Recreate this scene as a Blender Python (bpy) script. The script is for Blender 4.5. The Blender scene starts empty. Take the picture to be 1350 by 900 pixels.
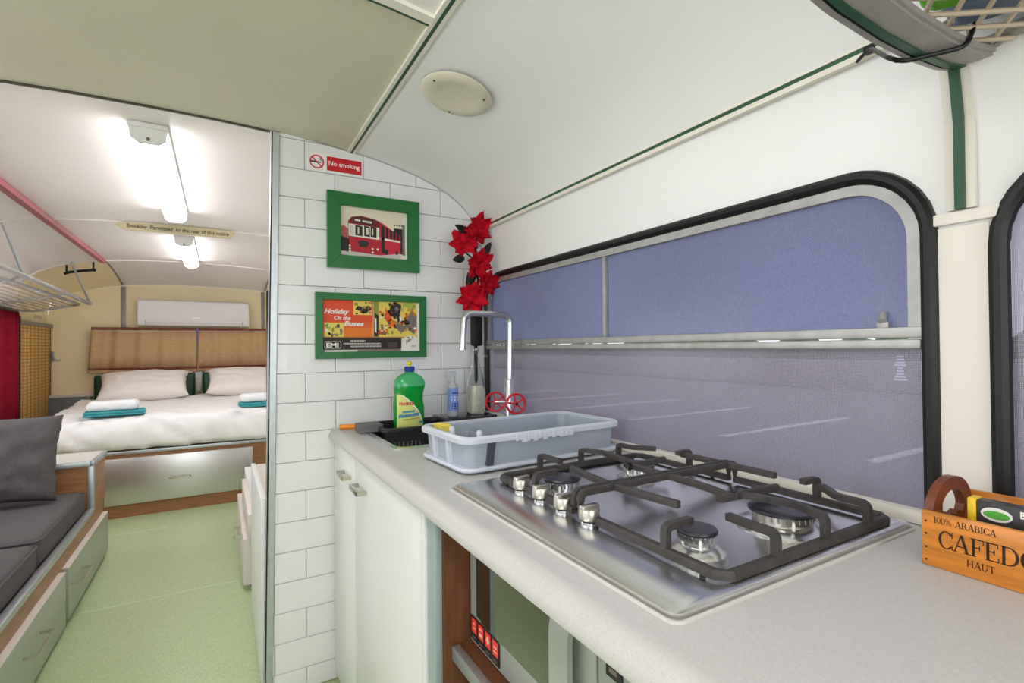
import bpy, bmesh, math, random
from mathutils import Vector, Matrix, noise
random.seed(7)
S = bpy.context.scene
C = S.collection
PI = math.pi

# ------------------------------------------------------------------ camera
cam_d = bpy.data.cameras.new('camera'); cam = bpy.data.objects.new('camera', cam_d); C.objects.link(cam)
cam_d.sensor_width = 36; cam_d.lens = 664.0 / 1350 * 36; cam_d.clip_start = 0.02; cam_d.clip_end = 200
_y, _p, _r = math.radians(30.11), math.radians(.613), math.radians(-.5)
_f = Vector((math.sin(_y)*math.cos(_p), math.cos(_y)*math.cos(_p), math.sin(_p)))
_rt = Vector((math.cos(_y), -math.sin(_y), 0)); _up = _rt.cross(_f)
_rt, _up = math.cos(_r)*_rt + math.sin(_r)*_up, -math.sin(_r)*_rt + math.cos(_r)*_up
m = Matrix((_rt, _up, -_f)).transposed().to_4x4(); m.translation = Vector((0, 0, 1.185))
cam.matrix_world = m
S.camera = cam

# ------------------------------------------------------------------ world, exposure
LAMP = 16.0
w = bpy.data.worlds.new('sky'); S.world = w; w.use_nodes = True
wn = w.node_tree.nodes; wl = w.node_tree.links
bg = wn['Background']; bg.inputs['Strength'].default_value = 1.5
sky_lp = wn.new('ShaderNodeTexNoise'); sky_lp.inputs['Scale'].default_value = 2.0
sky_rp = wn.new('ShaderNodeValToRGB')
sky_rp.color_ramp.elements[0].color = (.80, .87, 1, 1); sky_rp.color_ramp.elements[1].color = (1, 1, 1, 1)
wl.new(sky_lp.outputs['Fac'], sky_rp.inputs['Fac']); wl.new(sky_rp.outputs['Color'], bg.inputs['Color'])
S.view_settings.view_transform = 'Standard'; S.view_settings.look = 'None'
S.view_settings.exposure = 0.0; S.view_settings.gamma = 1.0; S.view_settings.use_curve_mapping = False

def daylight(name, loc, rot, sx, sy, power, col=(1, .98, .95)):
    l = bpy.data.lights.new(name, 'AREA'); l.shape = 'RECTANGLE'; l.size = sx; l.size_y = sy
    l.energy = power; l.color = col
    o = bpy.data.objects.new(name, l); C.objects.link(o); o.location = loc; o.rotation_euler = rot
    return o
# daylight in the bus's windscreen and in the side windows opposite the kitchen
daylight('windscreen_daylight', (-.19, -2.36, 1.30), (math.radians(90), 0, 0), 1.7, .8, 20, (.93, .96, 1))
daylight('near_side_window_daylight', (-1.34, .45, 1.15), (0, math.radians(-90), 0), .56, 2.2, 11, (.93, .96, 1))
daylight('far_side_window_daylight', (-1.34, 3.3, 1.15), (0, math.radians(-90), 0), .56, 2.0, 11, (.97, .97, 1))

# ------------------------------------------------------------------ materials
def lin(c):
    r = []
    for v in c:
        v /= 255.0
        r.append(v/12.92 if v <= .04045 else ((v+.055)/1.055)**2.4)
    return (*r, 1)
MT = {}
def mat(name, col, rough=.5, metal=0., var=0., vscale=20., bump=0., bscale=200., spec=.5, emit=0., trans=0., coat=0., stretch=None, alpha=1., sub=0., ior=1.45):
    if name in MT: return MT[name]
    M = bpy.data.materials.new(name); M.use_nodes = True; MT[name] = M
    n = M.node_tree.nodes; l = M.node_tree.links; b = n['Principled BSDF']
    c = lin(col)
    b.inputs['Base Color'].default_value = c; b.inputs['Roughness'].default_value = rough; b.inputs['Metallic'].default_value = metal
    b.inputs['Specular IOR Level'].default_value = spec; b.inputs['IOR'].default_value = ior
    b.inputs['Transmission Weight'].default_value = trans; b.inputs['Coat Weight'].default_value = coat
    b.inputs['Alpha'].default_value = alpha
    if emit: b.inputs['Emission Color'].default_value = c; b.inputs['Emission Strength'].default_value = emit
    if var or bump:
        tc = n.new('ShaderNodeTexCoord'); mp = n.new('ShaderNodeMapping'); l.new(tc.outputs['Object'], mp.inputs['Vector'])
        if stretch: mp.inputs['Scale'].default_value = stretch
    if var:
        t = n.new('ShaderNodeTexNoise'); t.inputs['Scale'].default_value = vscale; t.inputs['Detail'].default_value = 5
        l.new(mp.outputs['Vector'], t.inputs['Vector'])
        r = n.new('ShaderNodeValToRGB'); e = r.color_ramp.elements
        e[0].position = .3; e[1].position = .7
        e[0].color = (*[max(0, x*(1-var)) for x in c[:3]], 1); e[1].color = (*[min(1, x*(1+var)) for x in c[:3]], 1)
        l.new(t.outputs['Fac'], r.inputs['Fac']); l.new(r.outputs['Color'], b.inputs['Base Color'])
    if bump:
        t2 = n.new('ShaderNodeTexNoise'); t2.inputs['Scale'].default_value = bscale; t2.inputs['Detail'].default_value = 3
        l.new(mp.outputs['Vector'], t2.inputs['Vector'])
        bp = n.new('ShaderNodeBump'); bp.inputs['Strength'].default_value = bump; bp.inputs['Distance'].default_value = .002
        l.new(t2.outputs['Fac'], bp.inputs['Height']); l.new(bp.outputs['Normal'], b.inputs['Normal'])
    return M
white_wall = mat('white_laminate', (244, 244, 243), .42, bump=.03, bscale=60, var=.015, vscale=3)
beige_ceil = mat('beige_laminate', (206, 202, 178), .4, var=.03, vscale=4)
far_ceil = mat('cream_white_ceiling', (240, 233, 228), .4, var=.02, vscale=3)
cream = mat('cream_panel', (250, 234, 188), .45, var=.03, vscale=4)
pillar_cream = mat('pillar_cream', (236, 230, 220), .45, var=.02, vscale=6)
tile_m = mat('white_tile', (236, 236, 236), .22, var=.012, vscale=9, coat=.2)
grout = mat('grout', (206, 206, 204), .8)
alu = mat('aluminium', (190, 196, 198), .38, .75, var=.05, vscale=40)
alu_dull = mat('dull_aluminium', (178, 178, 176), .5, .55, var=.12, vscale=25)
alu_arm = mat('weathered_aluminium', (172, 168, 164), .55, .35, var=.1, vscale=40, bump=.1)
steel = mat('brushed_steel', (232, 232, 232), .25, 1., var=.05, vscale=14, stretch=(14, 1, 1))
steel_d = mat('drawer_steel', (214, 212, 210), .33, .9, var=.03, vscale=3)
chrome = mat('chrome', (214, 216, 218), .2, 1.)
satin = mat('satin_nickel', (198, 194, 184), .3, 1., var=.05, vscale=80, stretch=(1, 1, 30))
iron = mat('cast_iron', (66, 62, 60), .55, .1, var=.25, vscale=60, bump=.3, bscale=500)
enamel = mat('black_enamel', (44, 46, 54), .28, .0, var=.2, vscale=50)
rubber = mat('black_rubber', (9, 9, 11), .42)
green_rub = mat('green_rubber', (40, 84, 58), .4)
red_rub = mat('maroon_plastic', (176, 96, 104), .4)
black_pl = mat('black_plastic', (38, 40, 42), .45)
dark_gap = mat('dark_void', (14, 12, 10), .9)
lino = mat('green_lino', (182, 198, 150), .34, var=.14, vscale=160, bump=.06, bscale=120)
seam_m = mat('lino_weld', (200, 214, 184), .4)
counter_m = mat('grey_laminate', (198, 196, 193), .42, var=.085, vscale=800, stretch=(1, .4, 1))
cab_white = mat('white_cabinet', (236, 237, 236), .3, var=.01, vscale=3)
cab_edge = mat('pale_blue_edge', (168, 184, 186), .4, .2, var=.04)
walnut = mat('walnut', (112, 70, 42), .5, var=.25, vscale=14, stretch=(8, 8, .6), bump=.05)
oak = mat('oak_laminate', (158, 110, 70), .45, var=.22, vscale=10, stretch=(1, 1, 9))
oak_y = mat('oak_laminate_long', (160, 118, 84), .45, var=.2, vscale=10, stretch=(9, .8, 9))
sage = mat('sage_drawer', (168, 176, 156), .35, .15, var=.02)
edge_cream = mat('drawer_edge', (226, 216, 206), .4)
fabric = mat('charcoal_fabric', (98, 93, 94), .95, var=.14, vscale=140, bump=.35, bscale=500, spec=.1)
linen = mat('white_linen', (250, 247, 245), .9, var=.02, vscale=8, bump=.1, bscale=300, spec=.2)
pillow_m = mat('ivory_cotton', (246, 238, 230), .9, var=.02, vscale=9, spec=.2)
towel_w = mat('white_towel', (246, 246, 246), 1, bump=.5, bscale=700, spec=.1)
towel_t = mat('teal_towel', (72, 158, 166), 1, var=.12, vscale=60, bump=.5, bscale=700, spec=.1)
vinyl_g = mat('green_vinyl', (24, 72, 42), .35, var=.1, vscale=8)
ac_m = mat('ac_plastic', (236, 232, 230), .4)
curt_m = mat('brown_weave', (206, 168, 124), .9, var=.14, vscale=26, stretch=(1, 1, 14), bump=.2, bscale=300, spec=.1)
curt_d = mat('brown_border', (138, 82, 62), .9, var=.2, vscale=60, spec=.1)
red_curt = mat('red_curtain', (140, 24, 42), .9, var=.15, vscale=20, spec=.1)
bamboo = mat('bamboo', (220, 178, 104), .6, var=.2, vscale=30, stretch=(1, 1, 8))
frame_g = mat('green_paint', (10, 108, 42), .3, var=.08, vscale=18, coat=.3)
paper = mat('cream_paper', (226, 218, 192), .6)
red_p = mat('print_red', (178, 30, 44), .5); dred_p = mat('print_maroon', (110, 22, 30), .5)
sign_red = mat('sign_red', (204, 22, 34), .45); sign_w = mat('sign_white', (238, 236, 234), .45)
dark_p = mat('print_dark', (40, 32, 30), .5); grey_p = mat('print_grey', (128, 116, 106), .5); lgrey_p = mat('print_light', (206, 200, 190), .5)
orange_p = mat('print_orange', (232, 124, 36), .5); rorange_p = mat('print_vermilion', (224, 76, 40), .5); yell_p = mat('print_yellow', (232, 208, 92), .5)
olive_p = mat('print_olive', (150, 150, 60), .5); brown_p = mat('print_brown', (150, 88, 56), .5)
petal = mat('red_silk', (188, 14, 34), .75, var=.35, vscale=45, spec=.15)
stem_m = mat('dark_stem', (22, 24, 20), .7)
leaf_m = mat('dark_leaf', (34, 44, 34), .6)
glass = mat('clear_glass', (246, 250, 248), .04, trans=1., ior=1.3)
shells = mat('pale_pebbles', (246, 234, 216), .7, var=.14, vscale=90)
grn_bottle = mat('green_liquid_soap', (10, 176, 60), .12, trans=.35, ior=1.33, coat=.4)
grn_empty = mat('green_clear_plastic', (90, 214, 140), .12, trans=.5, ior=1.3, coat=.4)
lab_y = mat('label_yellow', (222, 226, 130), .4); lab_b = mat('label_blue', (40, 140, 186), .4); lab_r = mat('label_red', (214, 92, 80), .4)
cap_b = mat('cap_blue', (18, 60, 150), .35); cap_y = mat('cap_yellow', (232, 222, 40), .4)
spray_pl = mat('frosted_plastic', (230, 234, 240), .25, trans=.4, ior=1.3); spray_bl = mat('label_pale_blue', (130, 160, 226), .4); amber = mat('amber_liquid', (232, 190, 120), .3, trans=.2)
tub_m = mat('grey_translucent_plastic', (176, 184, 196), .3, var=.03, vscale=10, trans=.12)
tub_rim = mat('pale_grey_plastic', (206, 212, 222), .28)
orange_pl = mat('orange_plastic', (246, 150, 36), .35)
clipgrey = mat('grey_plastic', (100, 100, 104), .5)
red_paint = mat('red_enamel', (200, 22, 40), .3)
pine = mat('varnished_pine', (212, 132, 44), .35, var=.28, vscale=9, stretch=(2, 1.2, 12), coat=.3)
pine_d = mat('dark_handle_wood', (118, 62, 36), .4, var=.2, vscale=12, stretch=(2, 2, 6))
stamp = mat('stamp_brown', (48, 26, 12), .7)
tea_d = mat('tea_packet_dark', (58, 56, 56), .4); tea_y = mat('tea_packet_yellow', (244, 204, 40), .4); tea_g = mat('tea_logo_green', (90, 178, 64), .4); paper_w = mat('white_paper', (244, 242, 238), .6)
oven_g = mat('oven_grey', (178, 184, 178), .4, .3); oven_glass = mat('oven_glass', (20, 24, 20), .04, spec=1., coat=1., ior=1.9)
red_btn = mat('red_icon', (240, 66, 52), .4)
lamp_body = mat('lamp_body', (236, 234, 230), .4)
lamp_em = mat('lamp_diffuser', (252, 251, 255), .3, emit=LAMP)
vent_m = mat('vent_cream', (216, 210, 188), .45, var=.03)
notice_m = mat('notice_cream', (214, 200, 158), .5)
bronze = mat('bronze_post', (150, 142, 132), .45, .4, var=.1, vscale=60)
grey_panel = mat('slate_panel', (122, 126, 128), .5, var=.05)
net_m = mat('beige_net', (214, 196, 172), .8); bag_g = mat('lime_bag', (110, 196, 30), .4); bag_b = mat('blue_bag', (112, 130, 158), .35, var=.3, vscale=12); bag_w = mat('white_bag', (222, 224, 222), .4)
strip_w = mat('cream_strip', (232, 228, 214), .45)
sponge = mat('yellow_sponge', (238, 216, 90), .95, bump=.6, bscale=300)
asphalt = mat('asphalt', (148, 142, 146), .9, var=.15, vscale=3); line_w = mat('road_paint', (235, 235, 235), .8); stone = mat('stone_wall', (170, 165, 160), .9, var=.3, vscale=2.5); hedge = mat('hedge', (84, 104, 74), .9, var=.4, vscale=3)
black_glass = mat('black_glass', (26, 26, 28), .12, coat=.5)
tv_m = mat('tv_black', (12, 12, 13), .25)

def film(name, col, tcol, fac):
    M = bpy.data.materials.new(name); M.use_nodes = True
    n = M.node_tree.nodes; l = M.node_tree.links; n.remove(n['Principled BSDF']); out = n['Material Output']
    d = n.new('ShaderNodeBsdfPrincipled'); d.inputs['Base Color'].default_value = lin(col); d.inputs['Roughness'].default_value = .22
    t = n.new('ShaderNodeBsdfTransparent'); t.inputs['Color'].default_value = lin(tcol)
    mx = n.new('ShaderNodeMixShader')
    tc = n.new('ShaderNodeTexCoord'); sp = n.new('ShaderNodeSeparateXYZ'); l.new(tc.outputs['Object'], sp.inputs[0])
    def ma(op, a, b=None):
        x = n.new('ShaderNodeMath'); x.operation = op
        for i, v in enumerate((a, b)):
            if v is None: continue
            if isinstance(v, (int, float)): x.inputs[i].default_value = v
            else: l.new(v, x.inputs[i])
        return x.outputs[0]
    k = 2*PI/.0036
    s1 = ma('SINE', ma('MULTIPLY', ma('ADD', sp.outputs['Y'], sp.outputs['Z']), k)); s2 = ma('SINE', ma('MULTIPLY', ma('SUBTRACT', sp.outputs['Y'], sp.outputs['Z']), k))
    dots = ma('MULTIPLY', ma('MULTIPLY', s1, s2), .55)
    nz = n.new('ShaderNodeTexNoise'); nz.inputs['Scale'].default_value = 260; l.new(tc.outputs['Object'], nz.inputs['Vector'])
    f = ma('ADD', ma('ADD', dots, ma('MULTIPLY', ma('SUBTRACT', nz.outputs['Fac'], .5), .5)), fac)
    cl = n.new('ShaderNodeClamp'); l.new(f, cl.inputs[0])
    l.new(cl.outputs[0], mx.inputs['Fac']); l.new(d.outputs[0], mx.inputs[1]); l.new(t.outputs[0], mx.inputs[2]); l.new(mx.outputs[0], out.inputs['Surface'])
    return M
film_up = film('perforated_blue_film', (134, 138, 172), (180, 184, 204), .46)
film_lo = film('perforated_mauve_film', (168, 165, 182), (222, 219, 226), .54)
clear_pane = film('tinted_pane', (120, 124, 140), (225, 228, 235), .85)

# ------------------------------------------------------------------ mesh helpers
def B(): return bmesh.new()
def setm(faces, mi):
    for f in faces: f.material_index = mi
def box(bm, a, b, bev=0, seg=2, mi=0):
    x0, y0, z0 = a; x1, y1, z1 = b
    vs = [bm.verts.new(p) for p in ((x0,y0,z0),(x1,y0,z0),(x1,y1,z0),(x0,y1,z0),(x0,y0,z1),(x1,y0,z1),(x1,y1,z1),(x0,y1,z1))]
    fs = [bm.faces.new([vs[i] for i in q]) for q in ((0,3,2,1),(4,5,6,7),(0,1,5,4),(1,2,6,5),(2,3,7,6),(3,0,4,7))]
    setm(fs, mi)
    if bev:
        es = list({e for f in fs for e in f.edges})
        r = bmesh.ops.bevel(bm, geom=es, offset=bev, segments=seg, profile=.5, affect='EDGES')
        setm(r['faces'], mi)
    return fs
def frame_of(t, ref=None):
    ref = ref or (Vector((0,0,1)) if abs(t.z) < .9 else Vector((1,0,0)))
    a = t.cross(ref).normalized(); b = a.cross(t).normalized()
    return a, b
def sweep(bm, pts, sec, closed=False, mi=0, ref=None, cap=True):
    pts = [Vector(p) for p in pts]; n = len(pts); rings = []; pa = None
    for i, p in enumerate(pts):
        if closed: t = (pts[(i+1) % n] - pts[i-1]).normalized()
        else: t = (pts[min(i+1, n-1)] - pts[max(i-1, 0)]).normalized()
        if ref is not None: a, b = frame_of(t, Vector(ref))
        elif pa is None: a, b = frame_of(t)
        else:
            a = (pa - t*pa.dot(t)).normalized(); b = a.cross(t).normalized()
        pa = a
        k = 1.0
        if 0 < i < n-1 or closed:
            t0 = (pts[i]-pts[i-1]).normalized(); c = max(.35, t0.dot(t)); k = 1.0/c
        rings.append([bm.verts.new(p + a*s[0] + b*s[1]) for s in sec])
    m = len(sec); fs = []
    for i in range(n if closed else n-1):
        r0, r1 = rings[i], rings[(i+1) % n]
        for j in range(m):
            fs.append(bm.faces.new((r0[j], r0[(j+1) % m], r1[(j+1) % m], r1[j])))
    if not closed and cap:
        fs.append(bm.faces.new(rings[0][::-1])); fs.append(bm.faces.new(rings[-1]))
    setm(fs, mi); return fs
def circ(r, n=10, ry=None): return [(r*math.cos(2*PI*i/n), (ry or r)*math.sin(2*PI*i/n)) for i in range(n)]
def rect(w_, h_): return [(-w_/2,-h_/2),(w_/2,-h_/2),(w_/2,h_/2),(-w_/2,h_/2)]
def tube(bm, pts, r, seg=10, closed=False, mi=0): return sweep(bm, pts, circ(r, seg), closed, mi)
def cyl(bm, p0, p1, r0, r1=None, seg=24, mi=0):
    p0, p1 = Vector(p0), Vector(p1); t = (p1-p0).normalized(); a, b = frame_of(t); r1 = r0 if r1 is None else r1
    R0 = [bm.verts.new(p0 + a*x + b*y) for x, y in circ(r0, seg)]; R1 = [bm.verts.new(p1 + a*x + b*y) for x, y in circ(r1, seg)]
    fs = [bm.faces.new((R0[i], R0[(i+1) % seg], R1[(i+1) % seg], R1[i])) for i in range(seg)] + [bm.faces.new(R0[::-1]), bm.faces.new(R1)]
    setm(fs, mi); return fs
def lathe(bm, prof, c=(0,0,0), seg=28, mi=0, sx=1., sy=1., axis=None):
    c = Vector(c); rings = []
    M = axis or Matrix.Identity(3)
    for r, z in prof:
        rings.append([bm.verts.new(c + M @ Vector((max(r,1e-5)*sx*math.cos(2*PI*i/seg), max(r,1e-5)*sy*math.sin(2*PI*i/seg), z))) for i in range(seg)])
    fs = []
    for k in range(len(rings)-1):
        for i in range(seg):
            fs.append(bm.faces.new((rings[k][i], rings[k][(i+1) % seg], rings[k+1][(i+1) % seg], rings[k+1][i])))
    if prof[0][0] > 1e-4: fs.append(bm.faces.new(rings[0][::-1]))
    if prof[-1][0] > 1e-4: fs.append(bm.faces.new(rings[-1]))
    setm(fs, mi); return fs
PL = {'xz': lambda u, v, t: (u, t, v), 'yz': lambda u, v, t: (t, u, v), 'xy': lambda u, v, t: (u, v, t)}
def prism(bm, poly, plane, lo, hi, mi=0, mic=None):
    g = PL[plane]; A = [bm.verts.new(g(u, v, lo)) for u, v in poly]; D = [bm.verts.new(g(u, v, hi)) for u, v in poly]; n = len(poly)
    fs = [bm.faces.new((A[i], A[(i+1) % n], D[(i+1) % n], D[i])) for i in range(n)]; cp = [bm.faces.new(A[::-1]), bm.faces.new(D)]
    setm(fs, mi); setm(cp, mi if mic is None else mic); return fs + cp
def plate_holes(bm, outer, holes, plane, lo, hi, mi=0):
    g = PL[plane]
    for t in (lo, hi):
        es = []
        for loop in [outer] + holes:
            vs = [bm.verts.new(g(u, v, t)) for u, v in loop]
            es += [bm.edges.new((vs[i], vs[(i+1) % len(vs)])) for i in range(len(vs))]
        r = bmesh.ops.triangle_fill(bm, use_beauty=True, use_dissolve=False, edges=es)
        setm([f for f in r['geom'] if isinstance(f, bmesh.types.BMFace)], mi)
    for loop in [outer] + holes:
        A = [bm.verts.new(g(u, v, lo)) for u, v in loop]; D = [bm.verts.new(g(u, v, hi)) for u, v in loop]; n = len(loop)
        setm([bm.faces.new((A[i], A[(i+1) % n], D[(i+1) % n], D[i])) for i in range(n)], mi)
    bmesh.ops.remove_doubles(bm, verts=bm.verts, dist=1e-5)
def rrect(u0, u1, v0, v1, r, n=8):
    p = []
    for cx, cy, a0 in ((u1-r, v0+r, -90), (u1-r, v1-r, 0), (u0+r, v1-r, 90), (u0+r, v0+r, 180)):
        for i in range(n+1):
            a = math.radians(a0 + 90*i/n); p.append((cx + r*math.cos(a), cy + r*math.sin(a)))
    return p
def flat(bm, poly, P, mi=0):      # flat print polygon through a 2D->3D mapping
    f = bm.faces.new([bm.verts.new(P(u, v)) for u, v in poly]); f.material_index = mi; return f
def obj(name, bm, mats, parent=None, origin=None, recalc=True, sharp=35):
    if recalc: bmesh.ops.recalc_face_normals(bm, faces=bm.faces)
    if not isinstance(mats, (list, tuple)): mats = [mats]
    if parent is not None: off = Vector(parent.get('_o', (0,0,0)))
    elif origin is not None: off = Vector(origin)
    elif len(bm.verts):
        xs = [v.co for v in bm.verts]
        off = Vector(((min(v.x for v in xs)+max(v.x for v in xs))/2, (min(v.y for v in xs)+max(v.y for v in xs))/2, min(v.z for v in xs)))
    else: off = Vector()
    bmesh.ops.translate(bm, verts=bm.verts, vec=-off)
    me = bpy.data.meshes.new(name); bm.to_mesh(me); bm.free()
    for M in mats: me.materials.append(M)
    for p in me.polygons: p.use_smooth = True
    me.set_sharp_from_angle(angle=math.radians(sharp))
    o = bpy.data.objects.new(name, me); C.objects.link(o)
    if parent is not None: o.parent = parent; o['_o'] = list(off)
    else: o.location = off; o['_o'] = list(off)
    ALL.append(o)
    return o
ALL = []
def thing(name, label, cat, loc, group=None):
    o = bpy.data.objects.new(name, None); C.objects.link(o); o.empty_display_size = .05
    o.location = loc; o['_o'] = list(loc); o['label'] = label; o['category'] = cat
    if group: o['group'] = group
    ALL.append(o); return o
def tag(o, label, cat, group=None):
    o['label'] = label; o['category'] = cat
    if group: o['group'] = group
    return o
def struct(name, label=None, loc=None, bm=None, mats=None):
    if bm is not None: o = obj(name, bm, mats)
    else:
        o = bpy.data.objects.new(name, None); C.objects.link(o); o.location = loc or (0,0,0); o['_o'] = list(loc or (0,0,0)); ALL.append(o)
    o['kind'] = 'structure'
    if label: o['label'] = label; o['category'] = name.split('_')[0]
    return o
def one(fn, *a, **k):
    bm = B(); fn(bm, *a, **k); return bm
def text_polys(s, size, shear=0., offset=0., space=1.):
    cu = bpy.data.curves.new('t', 'FONT'); cu.body = s; cu.size = size; cu.shear = shear; cu.offset = offset; cu.space_character = space
    cu.resolution_u = 3; cu.fill_mode = 'FRONT'
    ob = bpy.data.objects.new('t', cu); C.objects.link(ob)
    bpy.context.view_layer.update()
    me = bpy.data.meshes.new_from_object(ob.evaluated_get(bpy.context.evaluated_depsgraph_get()))
    P = [[tuple(me.vertices[i].co[:2]) for i in p.vertices] for p in me.polygons]
    bpy.data.objects.remove(ob); bpy.data.meshes.remove(me)
    xs = [q[0] for p in P for q in p]
    return P, min(xs), max(xs)
def put_text(bm, s, P, u0, v0, width, size, mi=0, **k):
    polys, a, b = text_polys(s, size, **k); sc = width/(b-a) if width else 1
    for p in polys: flat(bm, [(u0 + (x-a)*sc, v0 + y) for x, y in p], P, mi)

# ------------------------------------------------------------------ the bus shell
W, XC, WL = .972, -.19, -1.352
YP = 1.90
YR = 6.05; YF = -2.4
PROF = [(0,1.940),(.2,1.938),(.36,1.932),(.5,1.923),(.61,1.911),(.7,1.899),(.78,1.883),(.86,1.863),(.93,1.838),(.99,1.811),(1.04,1.780),(1.08,1.745),(1.11,1.71),(1.132,1.675),(1.162,1.5)]
def prof(d):
    d = abs(d)
    for (a, za), (b, zb) in zip(PROF, PROF[1:]):
        if d <= b: return za + (zb-za)*(d-a)/(b-a)
    return PROF[-1][1]
def roof(x, y):
    z = prof(x-XC)
    if y > 5.15: z -= .10*((y-5.15)/.85)**1.6*max(0, min(1, (z-1.5)/.35))
    return z
floor = struct('floor', 'speckled pale green vinyl floor of the aisle', bm=one(box, (WL-.03, YF-.03, -.06), (W+.03, YR+.03, 0)), mats=lino)
for yy in (2.955, 4.08, .9):
    obj('seam_strip', one(box, (-.585, yy-.006, 0), (.13 if yy > 1.5 else .4, yy+.006, .0016)), seam_m, floor)
bm = B(); lathe(bm, [(.0,.003),(.02,.004),(.026,.0035),(.03,.0)], (.06,.75,0)); obj('drain_cap', bm, alu_dull, floor)

ceiling = struct('ceiling', 'curved bus ceiling of painted panels', (XC, 1.8, 1.94))
def roof_panel(x0, x1, y0, y1, M, g=.003, nx=14, ny=None):
    ny = ny or (8 if y1 > 5.2 else 2); bm = B(); G = {}
    for k, dz in ((0, 0.), (1, .012)):
        for i in range(nx+1):
            for j in range(ny+1):
                x = x0+g + (x1-x0-2*g)*i/nx; y = y0+g + (y1-y0-2*g)*j/ny
                G[k, i, j] = bm.verts.new((x, y, roof(x, y)+dz))
    for i in range(nx):
        for j in range(ny):
            bm.faces.new((G[0,i,j], G[0,i,j+1], G[0,i+1,j+1], G[0,i+1,j])); bm.faces.new((G[1,i,j], G[1,i+1,j], G[1,i+1,j+1], G[1,i,j+1]))
    for i in range(nx):
        for j in (0, ny): bm.faces.new((G[0,i,j], G[0,i+1,j], G[1,i+1,j], G[1,i,j]))
    for j in range(ny):
        for i in (0, nx): bm.faces.new((G[0,i,j], G[0,i,j+1], G[1,i,j+1], G[1,i,j]))
    return obj('ceiling_panel', bm, M, ceiling)
XA, XB, XE = -.80, .42, .942; XEl = -2*.19 - XE
roof_panel(XA, XB, 1.06, 1.90, beige_ceil)
roof_panel(XA, XB, YF, 1.06, far_ceil)
roof_panel(XA, XB, 1.90, 3.65, far_ceil)
roof_panel(XA, XB, 3.65, 5.15, far_ceil)
roof_panel(XA, XB, 5.15, YR, far_ceil)
roof_panel(XB, XE, YF, 1.92, white_wall, nx=20)
roof_panel(XB, XE, 1.92, 5.15, far_ceil, nx=20); roof_panel(XB, XE, 5.15, YR, cream, nx=20)
roof_panel(XEl, XA, YF, 1.90, white_wall, nx=20); roof_panel(XEl, XA, 1.90, 3.65, far_ceil, nx=20); roof_panel(XEl, XA, 3.65, 5.15, far_ceil, nx=20); roof_panel(XEl, XA, 5.15, YR, cream, nx=20)
bm = B()      # outer skin above the panels closes the joints
xs = sorted({XC+sg*d for d, z in PROF for sg in (1, -1)} | {XC+sg*(1.162+.01) for sg in (1, -1)})
G = {}
ys = [YF-.03] + [5.1 + .98*j/8 for j in range(9)]
for i, x in enumerate(xs):
    for j, y in enumerate(ys):
        zz = roof(max(XC-1.162, min(XC+1.162, x)), min(y, YR))
        e = 1+.022*abs(x-XC); G[i, j, 0] = bm.verts.new((XC+(x-XC)*e, y, zz+.016)); G[i, j, 1] = bm.verts.new((XC+(x-XC)*e, y, zz+.05))
for i in range(len(xs)-1):
    for j in range(len(ys)-1):
        for k in (0, 1): bm.faces.new([G[i+a, j+b, k] for a, b in ((0,0),(1,0),(1,1),(0,1))])
obj('roof_skin', bm, dark_gap, ceiling)

# trim strips in the panel joints
def trim(n, label, pts, wd, th, M, parts=()):
    o = struct('trim_%d' % n, label, pts[0])
    bm = B(); sweep(bm, pts, rect(wd, th), ref=(0, 0, 1)); obj('strip', bm, M, o)
    for dx, dz, ww, hh, MM in parts:
        bm = B(); sweep(bm, [(p[0]+dx, p[1], p[2]+dz) for p in pts], rect(ww, hh), ref=(0,0,1)); obj('edging', bm, MM, o)
    return o
zB = roof(XB, 0)
trim(1, 'dark green strip along the ceiling joint', [(XB, YF, zB-.003), (XB, 1.895, zB-.003)], .008, .010, green_rub, ((-.009, .001, .010, .010, strip_w), (.009, -.001, .010, .008, strip_w)))
trim(2, 'green strip with cream edging above the kitchen window', [(XE-.004, .315, 1.676), (XE-.004, 1.89, 1.676)], .010, .009, green_rub, ((-.004, -.010, .012, .010, strip_w), (.0, .009, .01, .006, strip_w)))
trim(3, 'dark arched strip across the ceiling at the partition', [(x, 1.90, roof(x, 1.9)-.002) for x in [-1.3+.05*i for i in range(30)] if x < .16], .010, .006, mat('dark_strip', (76, 66, 54), .5))
trim(4, 'green strip across the ceiling in front of the kitchen', [(x, 1.06, roof(x, 1.06)-.003) for x in [-.79+.05*i for i in range(25)]], .006, .008, green_rub)
o4 = B(); sweep(o4, [(x, 1.040, roof(x, 1.06)-.004) for x in [-.79+.05*i for i in range(25)]], rect(.026, .010), ref=(0,0,1)); ot = obj('trim_5', o4, strip_w); ot['kind'] = 'structure'; ot['label'] = 'cream moulding across the ceiling beside the green strip'; ot['category'] = 'trim'
trim(6, 'maroon rail along the left ceiling joint', [(XA-.006, 1.92, roof(XA, 2)-.016), (XA-.006, 5.10, roof(XA, 2)-.016)], .034, .028, red_rub)
for k, y in ((7, 3.65), (8, 5.15)):
    trim(k, 'pale arched strip across the %s ceiling' % ('middle' if k == 7 else 'rear'), [(x, y, roof(x, y)-.003) for x in [XEl+.02+.05*i for i in range(44)]], .014, .008, far_ceil)
trim(9, 'grey seam running from the red rail down to the rear post', [(XA, 5.12+.1*i, roof(XA, 5.12+.1*i)-.002) for i in range(10)], .012, .008, bronze)
trim(10, 'grey seam down to the right rear post', [(XB, 5.12+.1*i, roof(XB, 5.12+.1*i)-.002) for i in range(10)], .012, .008, bronze)

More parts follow.
